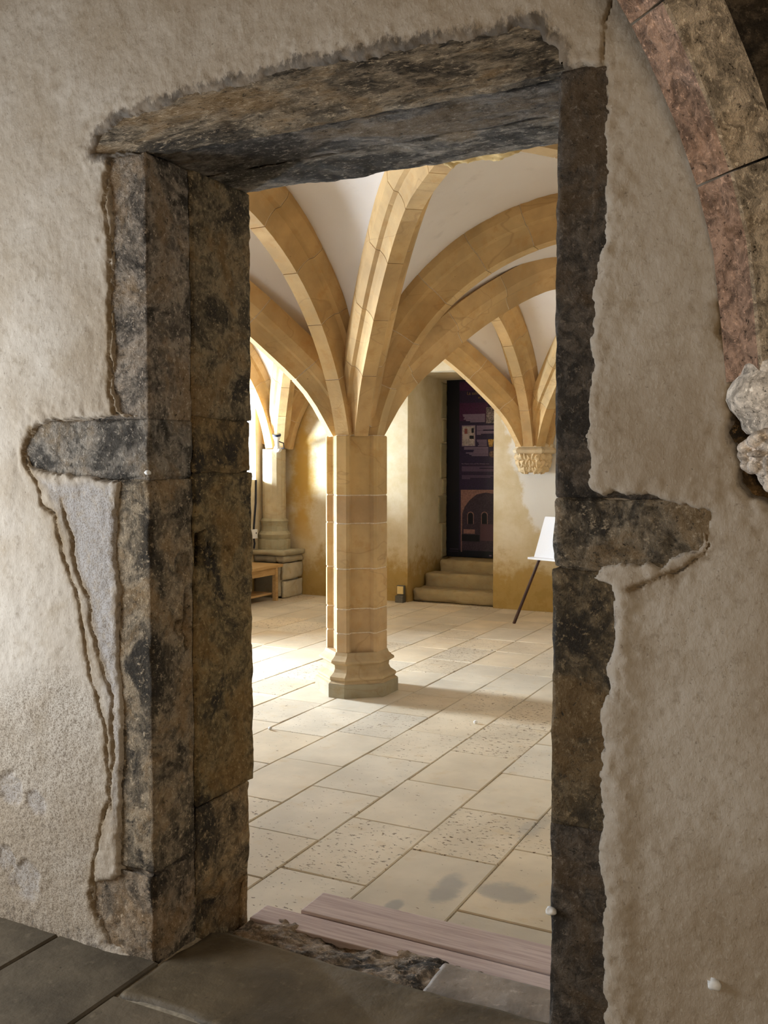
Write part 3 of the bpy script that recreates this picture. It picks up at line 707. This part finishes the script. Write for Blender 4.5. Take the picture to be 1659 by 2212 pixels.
Wl = np.stack([NC[0] - (PXn := np.linspace(0.02, 1.6, 45)), np.full(45, YW + 0.03), 1.62 + np.sqrt(np.clip(1.75**2 - (1.75 - PXn)**2, 0, None))], 1)
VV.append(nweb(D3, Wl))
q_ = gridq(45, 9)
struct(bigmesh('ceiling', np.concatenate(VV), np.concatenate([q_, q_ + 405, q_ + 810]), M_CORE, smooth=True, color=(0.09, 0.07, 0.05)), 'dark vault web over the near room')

# ================================================================== THINGS
# ---------------------------------------------------------------- the octagonal column
CX, CY = -3.22, 5.90
column = thing('column', 'pale ochre stone column with moulded base standing mid-room and carrying the vault ribs', 'column', (CX, CY, ZF))
DIAGS = [math.atan2(sy*LY, sx*LX) for sx, sy in ((1, 1), (-1, 1), (-1, -1), (1, -1))]
def col_ring(z, k=1.0, jit=0.0):
    out = []
    for a in DIAGS:
        n_ = np.array([math.cos(a), math.sin(a)]); t_ = np.array([-n_[1], n_[0]])
        for u, r_ in ((-0.108, 0.190), (-0.086, 0.190), (-0.068, 0.156), (0.068, 0.156), (0.086, 0.190), (0.108, 0.190)):
            p = n_*r_*k + t_*u*k; out.append((p[0], p[1], z))
    return out
jz = [0.145, 0.285, 0.455, 0.735, 1.050, 1.245, 1.66]
jz = [z_ - ZF for z_ in jz]
DC = [(0.53, 0.36, 0.19), (0.50, 0.335, 0.17), (0.52, 0.345, 0.16), (0.54, 0.37, 0.18), (0.48, 0.315, 0.16), (0.54, 0.36, 0.155)]
for k, (a, b) in enumerate(zip(jz, jz[1:])):
    MB().loft([col_ring(a + 0.004, 0.988), col_ring(a + 0.010), col_ring(b - 0.010), col_ring(b - 0.004, 0.988)]).obj('drum', M_RIB, column, color=DC[k])
o = MB().loft([col_ring(jz[0], 0.975), col_ring(jz[-1], 0.975)]).obj('joint_mortar', M_MORTAR, column); o['kind'] = 'stuff'
def oct_ring(z, r_):
    out = []
    for a in DIAGS:
        n_ = np.array([math.cos(a), math.sin(a)]); t_ = np.array([-n_[1], n_[0]])
        for u in (-0.52, 0.52):
            p = n_*r_ + t_*u*r_; out.append((p[0], p[1], z))
    return out
prof = [(0.0, .262), (.098, .262), (.104, .250), (.112, .243), (.124, .252), (.140, .250), (.150, .236), (.165, .216), (.190, .205), (.214, .208), (.226, .226), (.236, .240), (.250, .238), (.262, .222), (.280, .204), (.302, .196)]
MB().loft([oct_ring(z_, r_) for z_, r_ in prof[1:]]).obj('moulded_base', M_RIB, column, color=(0.45, 0.33, 0.185))

MB().loft([oct_ring(0.0, .264), oct_ring(.092, .264), oct_ring(.0975, .259)]).obj('plinth', M_RIB, column, color=(0.33, 0.28, 0.185))

# ---------------------------------------------------------------- engaged shaft in the far left corner, on its plinth
resp = thing('engaged_shaft', 'grey engaged shaft with ringed base on a stone plinth in the far left corner', 'column', (-6.50, 9.80, ZF))
def ring(r_, z_, n=16, sq=0.0): return [(r_*math.cos(2*math.pi*k/n), r_*math.sin(2*math.pi*k/n), z_) for k in range(n)]
MB().loft([ring(.145, .95), ring(.145, 1.80)]).obj('shaft', M_RIB, resp, color=(0.44, 0.35, 0.21), smooth=False)
MB().loft([ring(r_, z_) for z_, r_ in ((.575, .20), (.70, .20), (.705, .185), (.74, .20), (.76, .205), (.775, .19), (.80, .168), (.86, .160), (.90, .168), (.925, .178), (.94, .165), (.955, .145))]).obj('ringed_base', M_RIB, resp, color=(0.33, 0.285, 0.18))
def bl(parent, name, lo, hi, seed, col, r_=0.012, amp=0.008, mat=None, res=0.03):
    v, f = rblock(lo, hi, res, r_, amp, 12, seed); return bigmesh(name, v, f, mat or M_RIB, parent, smooth=True, color=col)
bl(resp, 'plinth_cap', (-.145, -.28, .515), (.33, .195, .578), 71, (0.36, 0.31, 0.20))
for k, (lo, hi, c) in enumerate((((-.145, -.24, .43), (.16, .195, .512), .28), ((.165, -.24, .43), (.30, .195, .512), .42), ((-.145, -.24, .0), (.17, .195, .425), .26), ((.175, -.24, .02), (.235, .195, .425), .50), ((.24, -.24, .22), (.29, .2, .425), .46), ((.24, -.24, .0), (.285, .2, .215), .44))):
    bl(resp, 'plinth_stone', lo, hi, 75 + k, (c, c*0.86, c*0.60))

# ---------------------------------------------------------------- back wall corbel with foliage
cb = thing('foliage_corbel', 'carved leaf corbel on the back wall where three vault ribs land', 'corbel', (-3.22, 9.98, 1.39))
def hexr(r_, z_, s=1.0):
    return [(r_*u, -r_*w*s, z_) for u, w in ((-1.0, -0.05), (-1.0, 0.35), (-0.62, 1.0), (0.62, 1.0), (1.0, 0.35), (1.0, -0.05))]
MB().loft([hexr(.205, .185), hexr(.225, .20), hexr(.235, .225), hexr(.22, .245), hexr(.205, .255), hexr(.21, .28), hexr(.19, .30)]).obj('abacus', M_RIB, cb, color=(0.60, 0.47, 0.29))
MB().loft([hexr(.12, 0.0), hexr(.155, .03), hexr(.175, .10), hexr(.185, .19)]).obj('bell', M_RIB, cb, color=(0.56, 0.41, 0.23))
r2 = random.Random(9)
def leaf(parent, c, nrm, size, seed, col):
    """a curled lobed leaf standing off the bell"""
    rr = random.Random(seed); n_ = Vector(nrm).normalized(); t_ = Vector((0, 0, 1)).cross(n_).normalized(); u_ = n_.cross(t_); ang = rr.uniform(-.9, .9)
    t2 = t_*math.cos(ang) + u_*math.sin(ang); u2 = -t_*math.sin(ang) + u_*math.cos(ang); v = []; f = []; nu, nv = 7, 5
    for i in range(nu):
        s = i/(nu - 1); w = size*0.52*math.sin(math.pi*min(1, s*0.9 + 0.1))*(1 + 0.3*math.cos(s*math.pi*5)); curl = 0.55*size*math.sin(s*math.pi*0.9)
        for j in range(nv):
            b = j/(nv - 1)*2 - 1; v.append(Vector(c) + u2*(s - .5)*size*1.5 + t2*b*w + n_*(curl - abs(b)*0.22*size + 0.012))
    m_ = len(v)
    v += [p - n_*0.03 for p in v]
    for i in range(nu - 1):
        for j in range(nv - 1):
            a = i*nv + j; f.append((a, a + nv, a + nv + 1, a + 1)); a += m_; f.append((a, a + 1, a + nv + 1, a + nv))
    for i in range(nu - 1):
        for j in (0, nv - 1): a = i*nv + j; f.append((a, a + nv, a + nv + m_, a + m_))
    for j in range(nv - 1):
        for i in (0, nu - 1): a = i*nv + j; f.append((a, a + 1, a + 1 + m_, a + m_))
    mesh('leaf', v, f, M_RIB, parent, color=col)
faces = [((-1.0, .35), (-.62, 1.0)), ((-.62, 1.0), (.62, 1.0)), ((.62, 1.0), (1.0, .35))]
for k, (a, b) in enumerate(faces):
    nx_, ny_ = (b[1] - a[1]), -(b[0] - a[0]); nv_ = (-nx_, ny_, 0.15)
    cnt = (3, 5, 3)[k]
    for row in range(3):
        for m_ in range(cnt):
            w = (m_ + 0.5 + 0.25*(row % 2))/(cnt + 0.25); r_ = (.135, .165, .178)[row]
            leaf(cb, ((a[0]*(1 - w) + b[0]*w)*r_, -(a[1]*(1 - w) + b[1]*w)*r_, 0.03 + row*0.06), nv_, 0.078, k*50 + row*9 + m_, (0.58, 0.43, 0.24))

# ---------------------------------------------------------------- near right corbel with a carved head
hb = thing('head_corbel', 'weathered stone corbel carved with a curly head at the right edge of the near wall', 'corbel', (-0.128, 2.10, 1.35))
cy = lambda r_, z_, n=48: [(0.70*r_*math.cos(2*math.pi*k/n), -0.01 + 0.60*r_*math.sin(2*math.pi*k/n), z_) for k in range(n)]
MB().loft([cy(r_, z_) for z_, r_ in ((.165, .135), (.175, .148), (.190, .152), (.200, .162), (.215, .182), (.235, .194), (.255, .190), (.272, .176), (.285, .160), (.305, .155), (.315, .13))]).obj('bell', M_CARVE, hb, color=(0.58, 0.51, 0.43), smooth=True)
def carved_head():
    bm = bmesh.new()
    def blob(c, r_, s=(1, 1, 1)):
        mt = Matrix.Translation(c) @ Matrix.Diagonal((*[r_*k for k in s], 1)); bmesh.ops.create_icosphere(bm, subdivisions=3, radius=1.0, matrix=mt)
    blob((0, -.02, .10), .085, (.95, .9, 1.25))            # skull
    blob((0, -.055, .045), .055, (.9, .85, 1.0))           # jaw and chin
    blob((0, -.105, .082), .016, (.8, 1.0, 1.9))           # nose
    blob((-.045, -.075, .075), .026); blob((.045, -.075, .075), .026)   # cheeks
    blob((-.035, -.092, .118), .022, (1.3, .8, .5)); blob((.035, -.092, .118), .022, (1.3, .8, .5))  # brows
    blob((-.033, -.085, .100), .013); blob((.033, -.085, .100), .013)   # eyeballs
    blob((0, -.100, .045), .020, (1.3, .7, .35)); blob((0, -.098, .034), .018, (1.2, .7, .4))        # lips
    blob((0, -.09, .012), .022)
    rr = random.Random(3)
    for k in range(26):                                     # curls of hair round brow, temples and cheeks
        a = math.pi*(k/25.0)*1.30 - math.pi*0.15; rad = .090 + rr.uniform(-.006, .006)
        blob((rad*math.cos(a), -.035 - .03*math.sin(a) + rr.uniform(-.01, .01), .095 + rad*0.85*math.sin(a)), .021 + rr.uniform(-.004, .005))
        blob((rad*1.0*math.cos(a), .01 + rr.uniform(-.01, .01), .10 + rad*1.0*math.sin(a)), .025)
    me = bpy.data.meshes.new('carved_head'); bm.to_mesh(me); bm.free()
    o = link('carved_head', me, M_CARVE, hb, (0.58, 0.50, 0.42), True); o.location = (-0.016, -0.055, 0.062); o.scale = (0.72, 0.72, 0.60); o.rotation_euler = (R(8), 0, R(-18))
    md = o.modifiers.new('fuse', 'REMESH'); md.mode = 'VOXEL'; md.voxel_size = 0.0042
    return o
carved_head()

# ---------------------------------------------------------------- steps up to the far doorway
st = thing('stone_steps', 'three worn stone steps rising into the far doorway', 'steps', (-4.25, 10.3, ZF))
for k, (lo, hi, c) in enumerate((((-.515, -.19, 0), (.535, .12, .15), .29), ((-.50, .12, 0), (.535, .42, .305), .31), ((-.43, .42, 0), (.535, .84, .44), .29))):
    bl(st, 'step', lo, hi, 90 + k, (c, c*0.74, c*0.38), 0.03, 0.014, M_RIB, 0.03)

# ---------------------------------------------------------------- exhibition panel in the far doorway
M_PB = plain('black_panel', (0.004, 0.004, 0.007), 0.5, n=0.1); M_PP = plain('deep_purple_print', (0.016, 0.007, 0.030), 0.5, n=0.25); M_PM = plain('plum_print', (0.045, 0.006, 0.038), 0.5, n=0.25)
M_TX = plain('pale_lilac_ink', (0.17, 0.12, 0.18), 0.6, n=0.1); M_TB = plain('dim_lilac_ink', (0.075, 0.045, 0.085), 0.6, n=0.1); M_GD = plain('gold_ink', (0.20, 0.12, 0.03), 0.5, n=0.1)
PYP = 11.15
pan = thing('exhibition_panel', 'tall black and purple exhibition panel with pictures and text in the far doorway', 'panel', (-4.25, PYP, 0.29))
def W2(pts): return on(pts, (0, 1, 0), PYP)[:, [0, 2]]
def flat(name, a, b, mat, lay=1, th=0.002):
    """a printed rectangle from its upper-left to its lower-right corner on the panel face"""
    (xa, za), (xb, zb) = W2([a])[0], W2([b])[0]; d = 0.0015*lay
    return MB().box((xa + 4.25, -d - th, min(za, zb) - .29), (xb + 4.25, 0.0, max(za, zb) - .29)).obj(name, mat, pan)
MB().bevbox((-.575, 0.002, 0.0), (.54, .035, 2.28), 0.006).obj('board', M_PB, pan)
flat('print_sheet', (993, 822), (1100, 1192), M_PP, 1)
flat('plum_band', (993, 826), (1100, 840), M_PM, 2); flat('plum_band', (993, 871), (1054, 908), M_PM, 2)
def lines(x0, x1s, y0, dy, mat, right=None, h=2.2):
    mb = MB()
    for k, x1 in enumerate(x1s):
        ya = y0 + k*dy; a, b = (x0, x1) if right is None else (x1, right)
        (xa, za), (xb, zb) = W2([(a, ya), (b, ya + h)])
        mb.box((xa + 4.25, -0.0065, zb - .29), (xb + 4.25, 0.0, za - .29))
    o = mb.obj('text_lines', mat, pan); o['kind'] = 'stuff'
lines(0, (1000, 1001, 1004, 1002, 1007, 1016), 895, 3.0, M_TX, 1048, 1.7)
lines(1030, (1075, 1075, 1072, 1044, 1074, 1072, 1039), 919.5, 3.0, M_TX, None, 1.7)
lines(0, (1030, 1031, 1034, 1035, 1033), 950, 3.0, M_TX, 1052, 1.7)
lines(0, (1003, 1003, 1024, 1023, 1007, 1014, 1019), 966, 2.9, M_TX, 1055, 1.6)
lines(998, (1068, 1036, 1068, 1068), 1007.5, 2.8, M_TB, None, 2.6); lines(998, (1068, 1060, 1016), 1026.5, 2.9, M_TB, None, 2.6)
flat('picture_frame', (998, 919), (1027, 964), M_TX, 3)
M_PH = plain('faded_photo_print', (0.30, 0.25, 0.24), 0.6, n=0.35); flat('picture', (999.5, 921), (1025.5, 962.5), M_PH, 4)
flat('picture_detail', (1004, 926), (1010, 937), plain('red_print', (0.18, 0.05, 0.05), 0.6), 5); flat('picture_detail', (1019, 925), (1024, 935), M_PB, 5); flat('picture_detail', (1015, 941), (1024, 948), M_PB, 5); flat('picture_detail', (1001, 938), (1013, 948), plain('blank_print', (0.38, 0.31, 0.30), 0.6), 5)
flat('picture', (1051, 880), (1071, 914), plain('grey_carving_photo', (0.16, 0.13, 0.13), 0.6, n=0.7), 4)
def disc(name, c, rx, ry, mat, lay=4, flat_top=False):
    pts = []
    for k in range(14):
        a = 2*math.pi*k/14; pts.append((c[0] + rx*math.cos(a), c[1] + ry*math.sin(a)*(0.8 if not flat_top or math.sin(a) > 0 else 0.9)))
    w = W2(pts); v = [(x + 4.25, -0.0015*lay - .002, z - .29) for x, z in w] + [(x + 4.25, 0, z - .29) for x, z in w]
    mesh(name, v, [list(range(14))] + [(i, 14 + i, 14 + (i + 1) % 14, (i + 1) % 14) for i in range(14)], mat, pan)
M_CAP = plain('gilt_carving_photo', (0.36, 0.20, 0.045), 0.6, n=0.5)
(xa, za), (xb, zb) = W2([(1054, 949), (1067, 965)]); 
mesh('picture', [(xa + 4.25, -.008, za - .29), (xb + 4.25, -.008, za - .29), (xb + 4.235, -.008, zb - .29), (xa + 4.27, -.008, zb - .29), (xa + 4.25, 0, za - .29), (xb + 4.25, 0, za - .29), (xb + 4.235, 0, zb - .29), (xa + 4.27, 0, zb - .29)], [(0, 1, 2, 3), (0, 4, 5, 1), (1, 5, 6, 2), (2, 6, 7, 3), (3, 7, 4, 0)], M_CAP, pan)
disc('picture', (1064, 981), 7, 9, plain('brown_carving_photo', (0.10, 0.06, 0.045), 0.6, n=0.6))
# lower picture: a vaulted hall
M_V1 = plain('rose_vault_print', (0.20, 0.105, 0.09), 0.6, n=0.2); M_V2 = plain('dim_vault_print', (0.035, 0.022, 0.032), 0.6, n=0.3); M_V3 = plain('dark_window_print', (0.006, 0.005, 0.007), 0.6)
flat('picture', (995, 1057), (1100, 1193), M_V2, 3)
def patch(name, pts, mat, lay):
    w = W2(pts); n_ = len(w); v = [(x + 4.25, -0.0015*lay - .002, z - .29) for x, z in w] + [(x + 4.25, 0, z - .29) for x, z in w]
    mesh(name, v, [list(range(n_))] + [(i, n_ + i, n_ + (i + 1) % n_, (i + 1) % n_) for i in range(n_)], mat, pan)
patch('picture_detail', ((996, 1058), (1068, 1058), (1068, 1067), (1050, 1064), (1030, 1068), (1015, 1080), (1004, 1095), (999, 1110), (998, 1192), (996, 1192)), M_V1, 4)
for x_ in (1017, 1047):
    pts = [(x_ - 7 + 14*0, 1132), (x_ - 7, 1112)] + [(x_ - 7*math.cos(a), 1112 - 7*math.sin(a)) for a in np.linspace(0.3, math.pi - .3, 6)] + [(x_ + 7, 1112), (x_ + 7, 1132)]
    patch('picture_detail', pts, M_V1, 5); patch('picture_detail', [(x_ + (a - x_)*0.8, 1131 + (b - 1131)*0.92) for a, b in pts], M_V3, 6)
flat('picture_detail', (1002, 1143), (1026, 1153), M_V1, 5); flat('picture_detail', (1038, 1132), (1100, 1170), plain('maroon_print', (0.075, 0.035, 0.045), 0.6), 5)
flat('picture_detail', (998, 1154), (1036, 1170), M_V3, 5)
def text(s, pxy, size, mat, name='heading', align='LEFT'):
    c = bpy.data.curves.new('lettering', 'FONT'); c.body = s; c.size = size; c.extrude = 0.001; c.align_x = align
    o = bpy.data.objects.new('lettering', c); COL.objects.link(o); c.materials.append(mat); o.parent = pan
    x_, z_ = W2([pxy])[0]; o.location = (x_ + 4.25, -0.007, z_ - .29); o.rotation_euler = (R(90), 0, 0)
    bpy.context.view_layer.update(); me = bpy.data.meshes.new_from_object(o.evaluated_get(bpy.context.evaluated_depsgraph_get())); me.name = name
    m = bpy.data.objects.new(name, me); COL.objects.link(m); m.parent = pan; m.location = o.location; m.rotation_euler = o.rotation_euler; bpy.data.objects.remove(o); return m
text('La salle', (1009, 853), 0.055, M_GD); text('et', (1033, 861), 0.045, M_GD); text('The Chapter room and The infirmary room', (997, 1003), 0.021, M_TX)
(xa, za) = W2([(974, 1186)])[0]
lines(972, (990,), 1185, 3, M_TB, None, 1.5); lines(969, (990,), 1190, 3, M_TB, None, 1.2); lines(1057, (1062,), 1199, 3, M_TX, None, 3)
MB().tube([(-.59, -.03, .62), (-.59, -.03, .72)], 0.012, 8).box((-.60, -.04, .66), (-.54, 0.01, .69)).obj('hinge', M_BLACK, pan)

# ---------------------------------------------------------------- bench along the window wall
bn = thing('bench', 'honey-coloured wooden bench with lower rail against the left window wall', 'bench', (-6.40, 8.58, ZF))
MB().bevbox((-.22, -.95, .395), (.22, .92, .43), .004).obj('seat', M_BENCH, bn)
for sx in (-1, 1):
    MB().box((sx*.19 - .012, -.85, .315), (sx*.19 + .012, .80, .395)).obj('apron', M_BENCH, bn)
    for sy in (-.86, .80): MB().bevbox((sx*.185 - .025, sy - .025, 0), (sx*.185 + .025, sy + .025, .395), .003).obj('leg', M_BENCH, bn)
MB().bevbox((-.15, -.84, .075), (.15, .78, .10), .003).obj('lower_rail', M_BENCH, bn)

# ---------------------------------------------------------------- easel with a white board
ea = thing('easel', 'dark wooden easel carrying a bright white board beside the right jamb', 'easel', (-2.75, 9.0, ZF))
axu = Vector((0.97, 0.24, 0)).normalized(); axu = Vector((0.93, -0.37, 0)).normalized(); nb = Vector((-0.37, -0.93, 0)).normalized()
def E(u, d, z): return axu*u - nb*d + Vector((0, 0, z))
bz0, bz1 = .69, 1.09
v = []
for th in (0.0, 0.018):
    for (u, zz) in ((-.20, bz0), (.32, bz0), (.30, bz1), (-.17, bz1)): v.append(E(u, 0.13*(zz - bz0)/(bz1 - bz0) + th, zz))
mesh('white_panel', v, [(0, 1, 2, 3), (7, 6, 5, 4), (0, 4, 5, 1), (1, 5, 6, 2), (2, 6, 7, 3), (3, 7, 4, 0)], M_WHITE, ea)
mesh('ledge', [E(u, d, z_) for u in (-.24, .36) for d in (-.05, .03) for z_ in (bz0 - .02, bz0)], [(0, 1, 3, 2), (4, 6, 7, 5), (0, 4, 5, 1), (2, 3, 7, 6), (0, 2, 6, 4), (1, 5, 7, 3)], M_WHITE, ea)
foot = Vector((-3.154 + 2.75, 9.109 - 9.0, 0)); top = Vector(on([(1166, 1206)], (0, 1, 0), 9.2)[0]) - Vector((-2.75, 9.0, ZF))
d_ = (top - foot); MB().tube([foot, foot + d_*1.7], [.017, .013], 8).obj('leg', M_EASEL, ea)
f2 = E(.55, -.05, 0); MB().tube([f2, foot + d_*1.7 + axu*0.06], [.017, .013], 8).obj('leg', M_EASEL, ea)
MB().tube([E(.1, .62, 0), foot + d_*1.7 + axu*0.03], [.017, .013], 8).obj('leg', M_EASEL, ea)

# ---------------------------------------------------------------- spot lamp, socket box with cable, floor lamp
lp = Vector(on([(597, 968)], (0, 1, 0), 9.62)[0])
sp = thing('spot_lamp', 'white adjustable spot lamp with dark rim fixed to the corner shaft', 'lamp', lp)
MB().tube([(0, .06, -.01), (0, .0, -.01)], [.040, .040], 16).obj('wall_plate', M_PLAST, sp)
hx = Vector((.12, -.25, .93)).normalized(); b0 = Vector((.035, -.035, .0))
MB().tube([b0, b0 + hx*.09, b0 + hx*.125, b0 + hx*.16], [.026, .028, .042, .050], 16).obj('head', M_PLAST, sp); hd = bpy.context.scene.objects['head']
MB().tube([b0 + hx*.150, b0 + hx*.172], [.052, .053], 18).obj('rim', M_NAVY, hd); MB().tube([b0 + hx*.171, b0 + hx*.176], [.040, .040], 16).obj('lens', M_GLASS, hd)
MB().tube([(0, .0, -.01), (.02, -.02, -.005), b0 + hx*.02], .012, 8).obj('arm', M_PLAST, sp)
MB().tube([b0 + hx*.08 + Vector((.03, 0, 0)), b0 + Vector((.075, .02, .06)), b0 + Vector((.07, .04, .0)), b0 + Vector((.03, .05, -.005))], .007, 6).obj('cable', M_BLACK, sp)
sb = Vector((-6.652, 9.55, 0.62))
sk = thing('socket_box', 'small white electric socket box on the wall beside the corner shaft', 'socket', sb)
MB().bevbox((0, -.045, -.055), (.045, .045, .055), .006).obj('cover', M_PLAST, sk); MB().tube([(.045, .01, .01), (.047, .01, .01)], .010, 10).obj('outlet', M_BLACK, bpy.context.scene.objects['cover'])
o = MB().tube([(-6.64, 9.56, .675), (-6.63, 9.57, .85), (-6.635, 9.60, 1.0), (-6.64, 9.61, 1.15), (-6.64, 9.615, 1.275)], .011, 6).obj('power_cable', M_BLACK)
tag(o, 'black cable running up the wall from the socket box', 'cable')
o = MB().tube([(-6.64, 9.56, .565), (-6.635, 9.57, .50), (-6.64, 9.56, .44)], .011, 6).obj('power_cable', M_BLACK); tag(o, 'short black cable below the socket box', 'cable')
fl = thing('floor_lamp', 'small floor spotlight with pale glass on the floor left of the far steps', 'lamp', (-4.83, 9.93, ZF))
MB().bevbox((-.05, -.05, 0), (.05, .04, .085), .008).obj('housing', M_TIN, fl)
MB().bevbox((-.048, -.01, .09), (.048, .03, .20), .006).obj('frame', M_TIN, fl); MB().box((-.038, -.016, .10), (.038, -.008, .19)).obj('glass', M_AMBER, bpy.context.scene.objects['frame'])

# ---------------------------------------------------------------- planks of the threshold
for k, (x_, y0, y1, zt, lab) in enumerate(((-1.812, 2.568, 2.672, -.064, 'upper threshold plank, nearer the sill, pale weathered wood'), (-1.685, 2.688, 2.840, -.062, 'lower threshold plank, farther from the sill and starting further right'))):
    o = MB().bevbox((x_, y0, zt - .045 if k else zt - .071), (-0.62, y1, zt), .004).obj('threshold_plank', M_PLANK); tag(o, lab, 'plank', 'threshold planks in the doorway')
    rr = random.Random(k)
    nb_ = MB()
# crumbs of white plaster
def crumb(name, c, r_, seed, lab, cat='plaster lump', mat=None):
    v, f = rblock((-r_, -r_, -r_*.7), (r_, r_, r_*.7), r_/2.2, r_*.65, r_*.35, 0.9/r_, seed); o = bigmesh(name, v, f, mat or M_WHITE2, smooth=True); o.location = c; tag(o, lab, cat)
M_WHITE2 = plain('white_gypsum', (0.80, 0.78, 0.74), 0.9, n=0.08)
crumb('plaster_crumb', (-3.19, 4.75, ZF + .010), .013, 1, 'white plaster crumb lying on the paving near the left jamb'); crumb('plaster_crumb', (-2.13, 5.44, ZF + .010), .012, 2, 'white plaster crumb on the paving right of the column')
crumb('plaster_lump', (-0.266, YW - 0.016, 0.339), .017, 3, 'white plaster lump stuck low on the right wall'); crumb('plaster_lump', (jamb_r + .004, YW - .004, 0.413), .012, 4, 'white plaster dab on the edge of the right jamb'); crumb('plaster_lump', (jamb_l - .004, YW - .006, 1.43), .009, 5, 'white plaster dab on the left jamb edge')
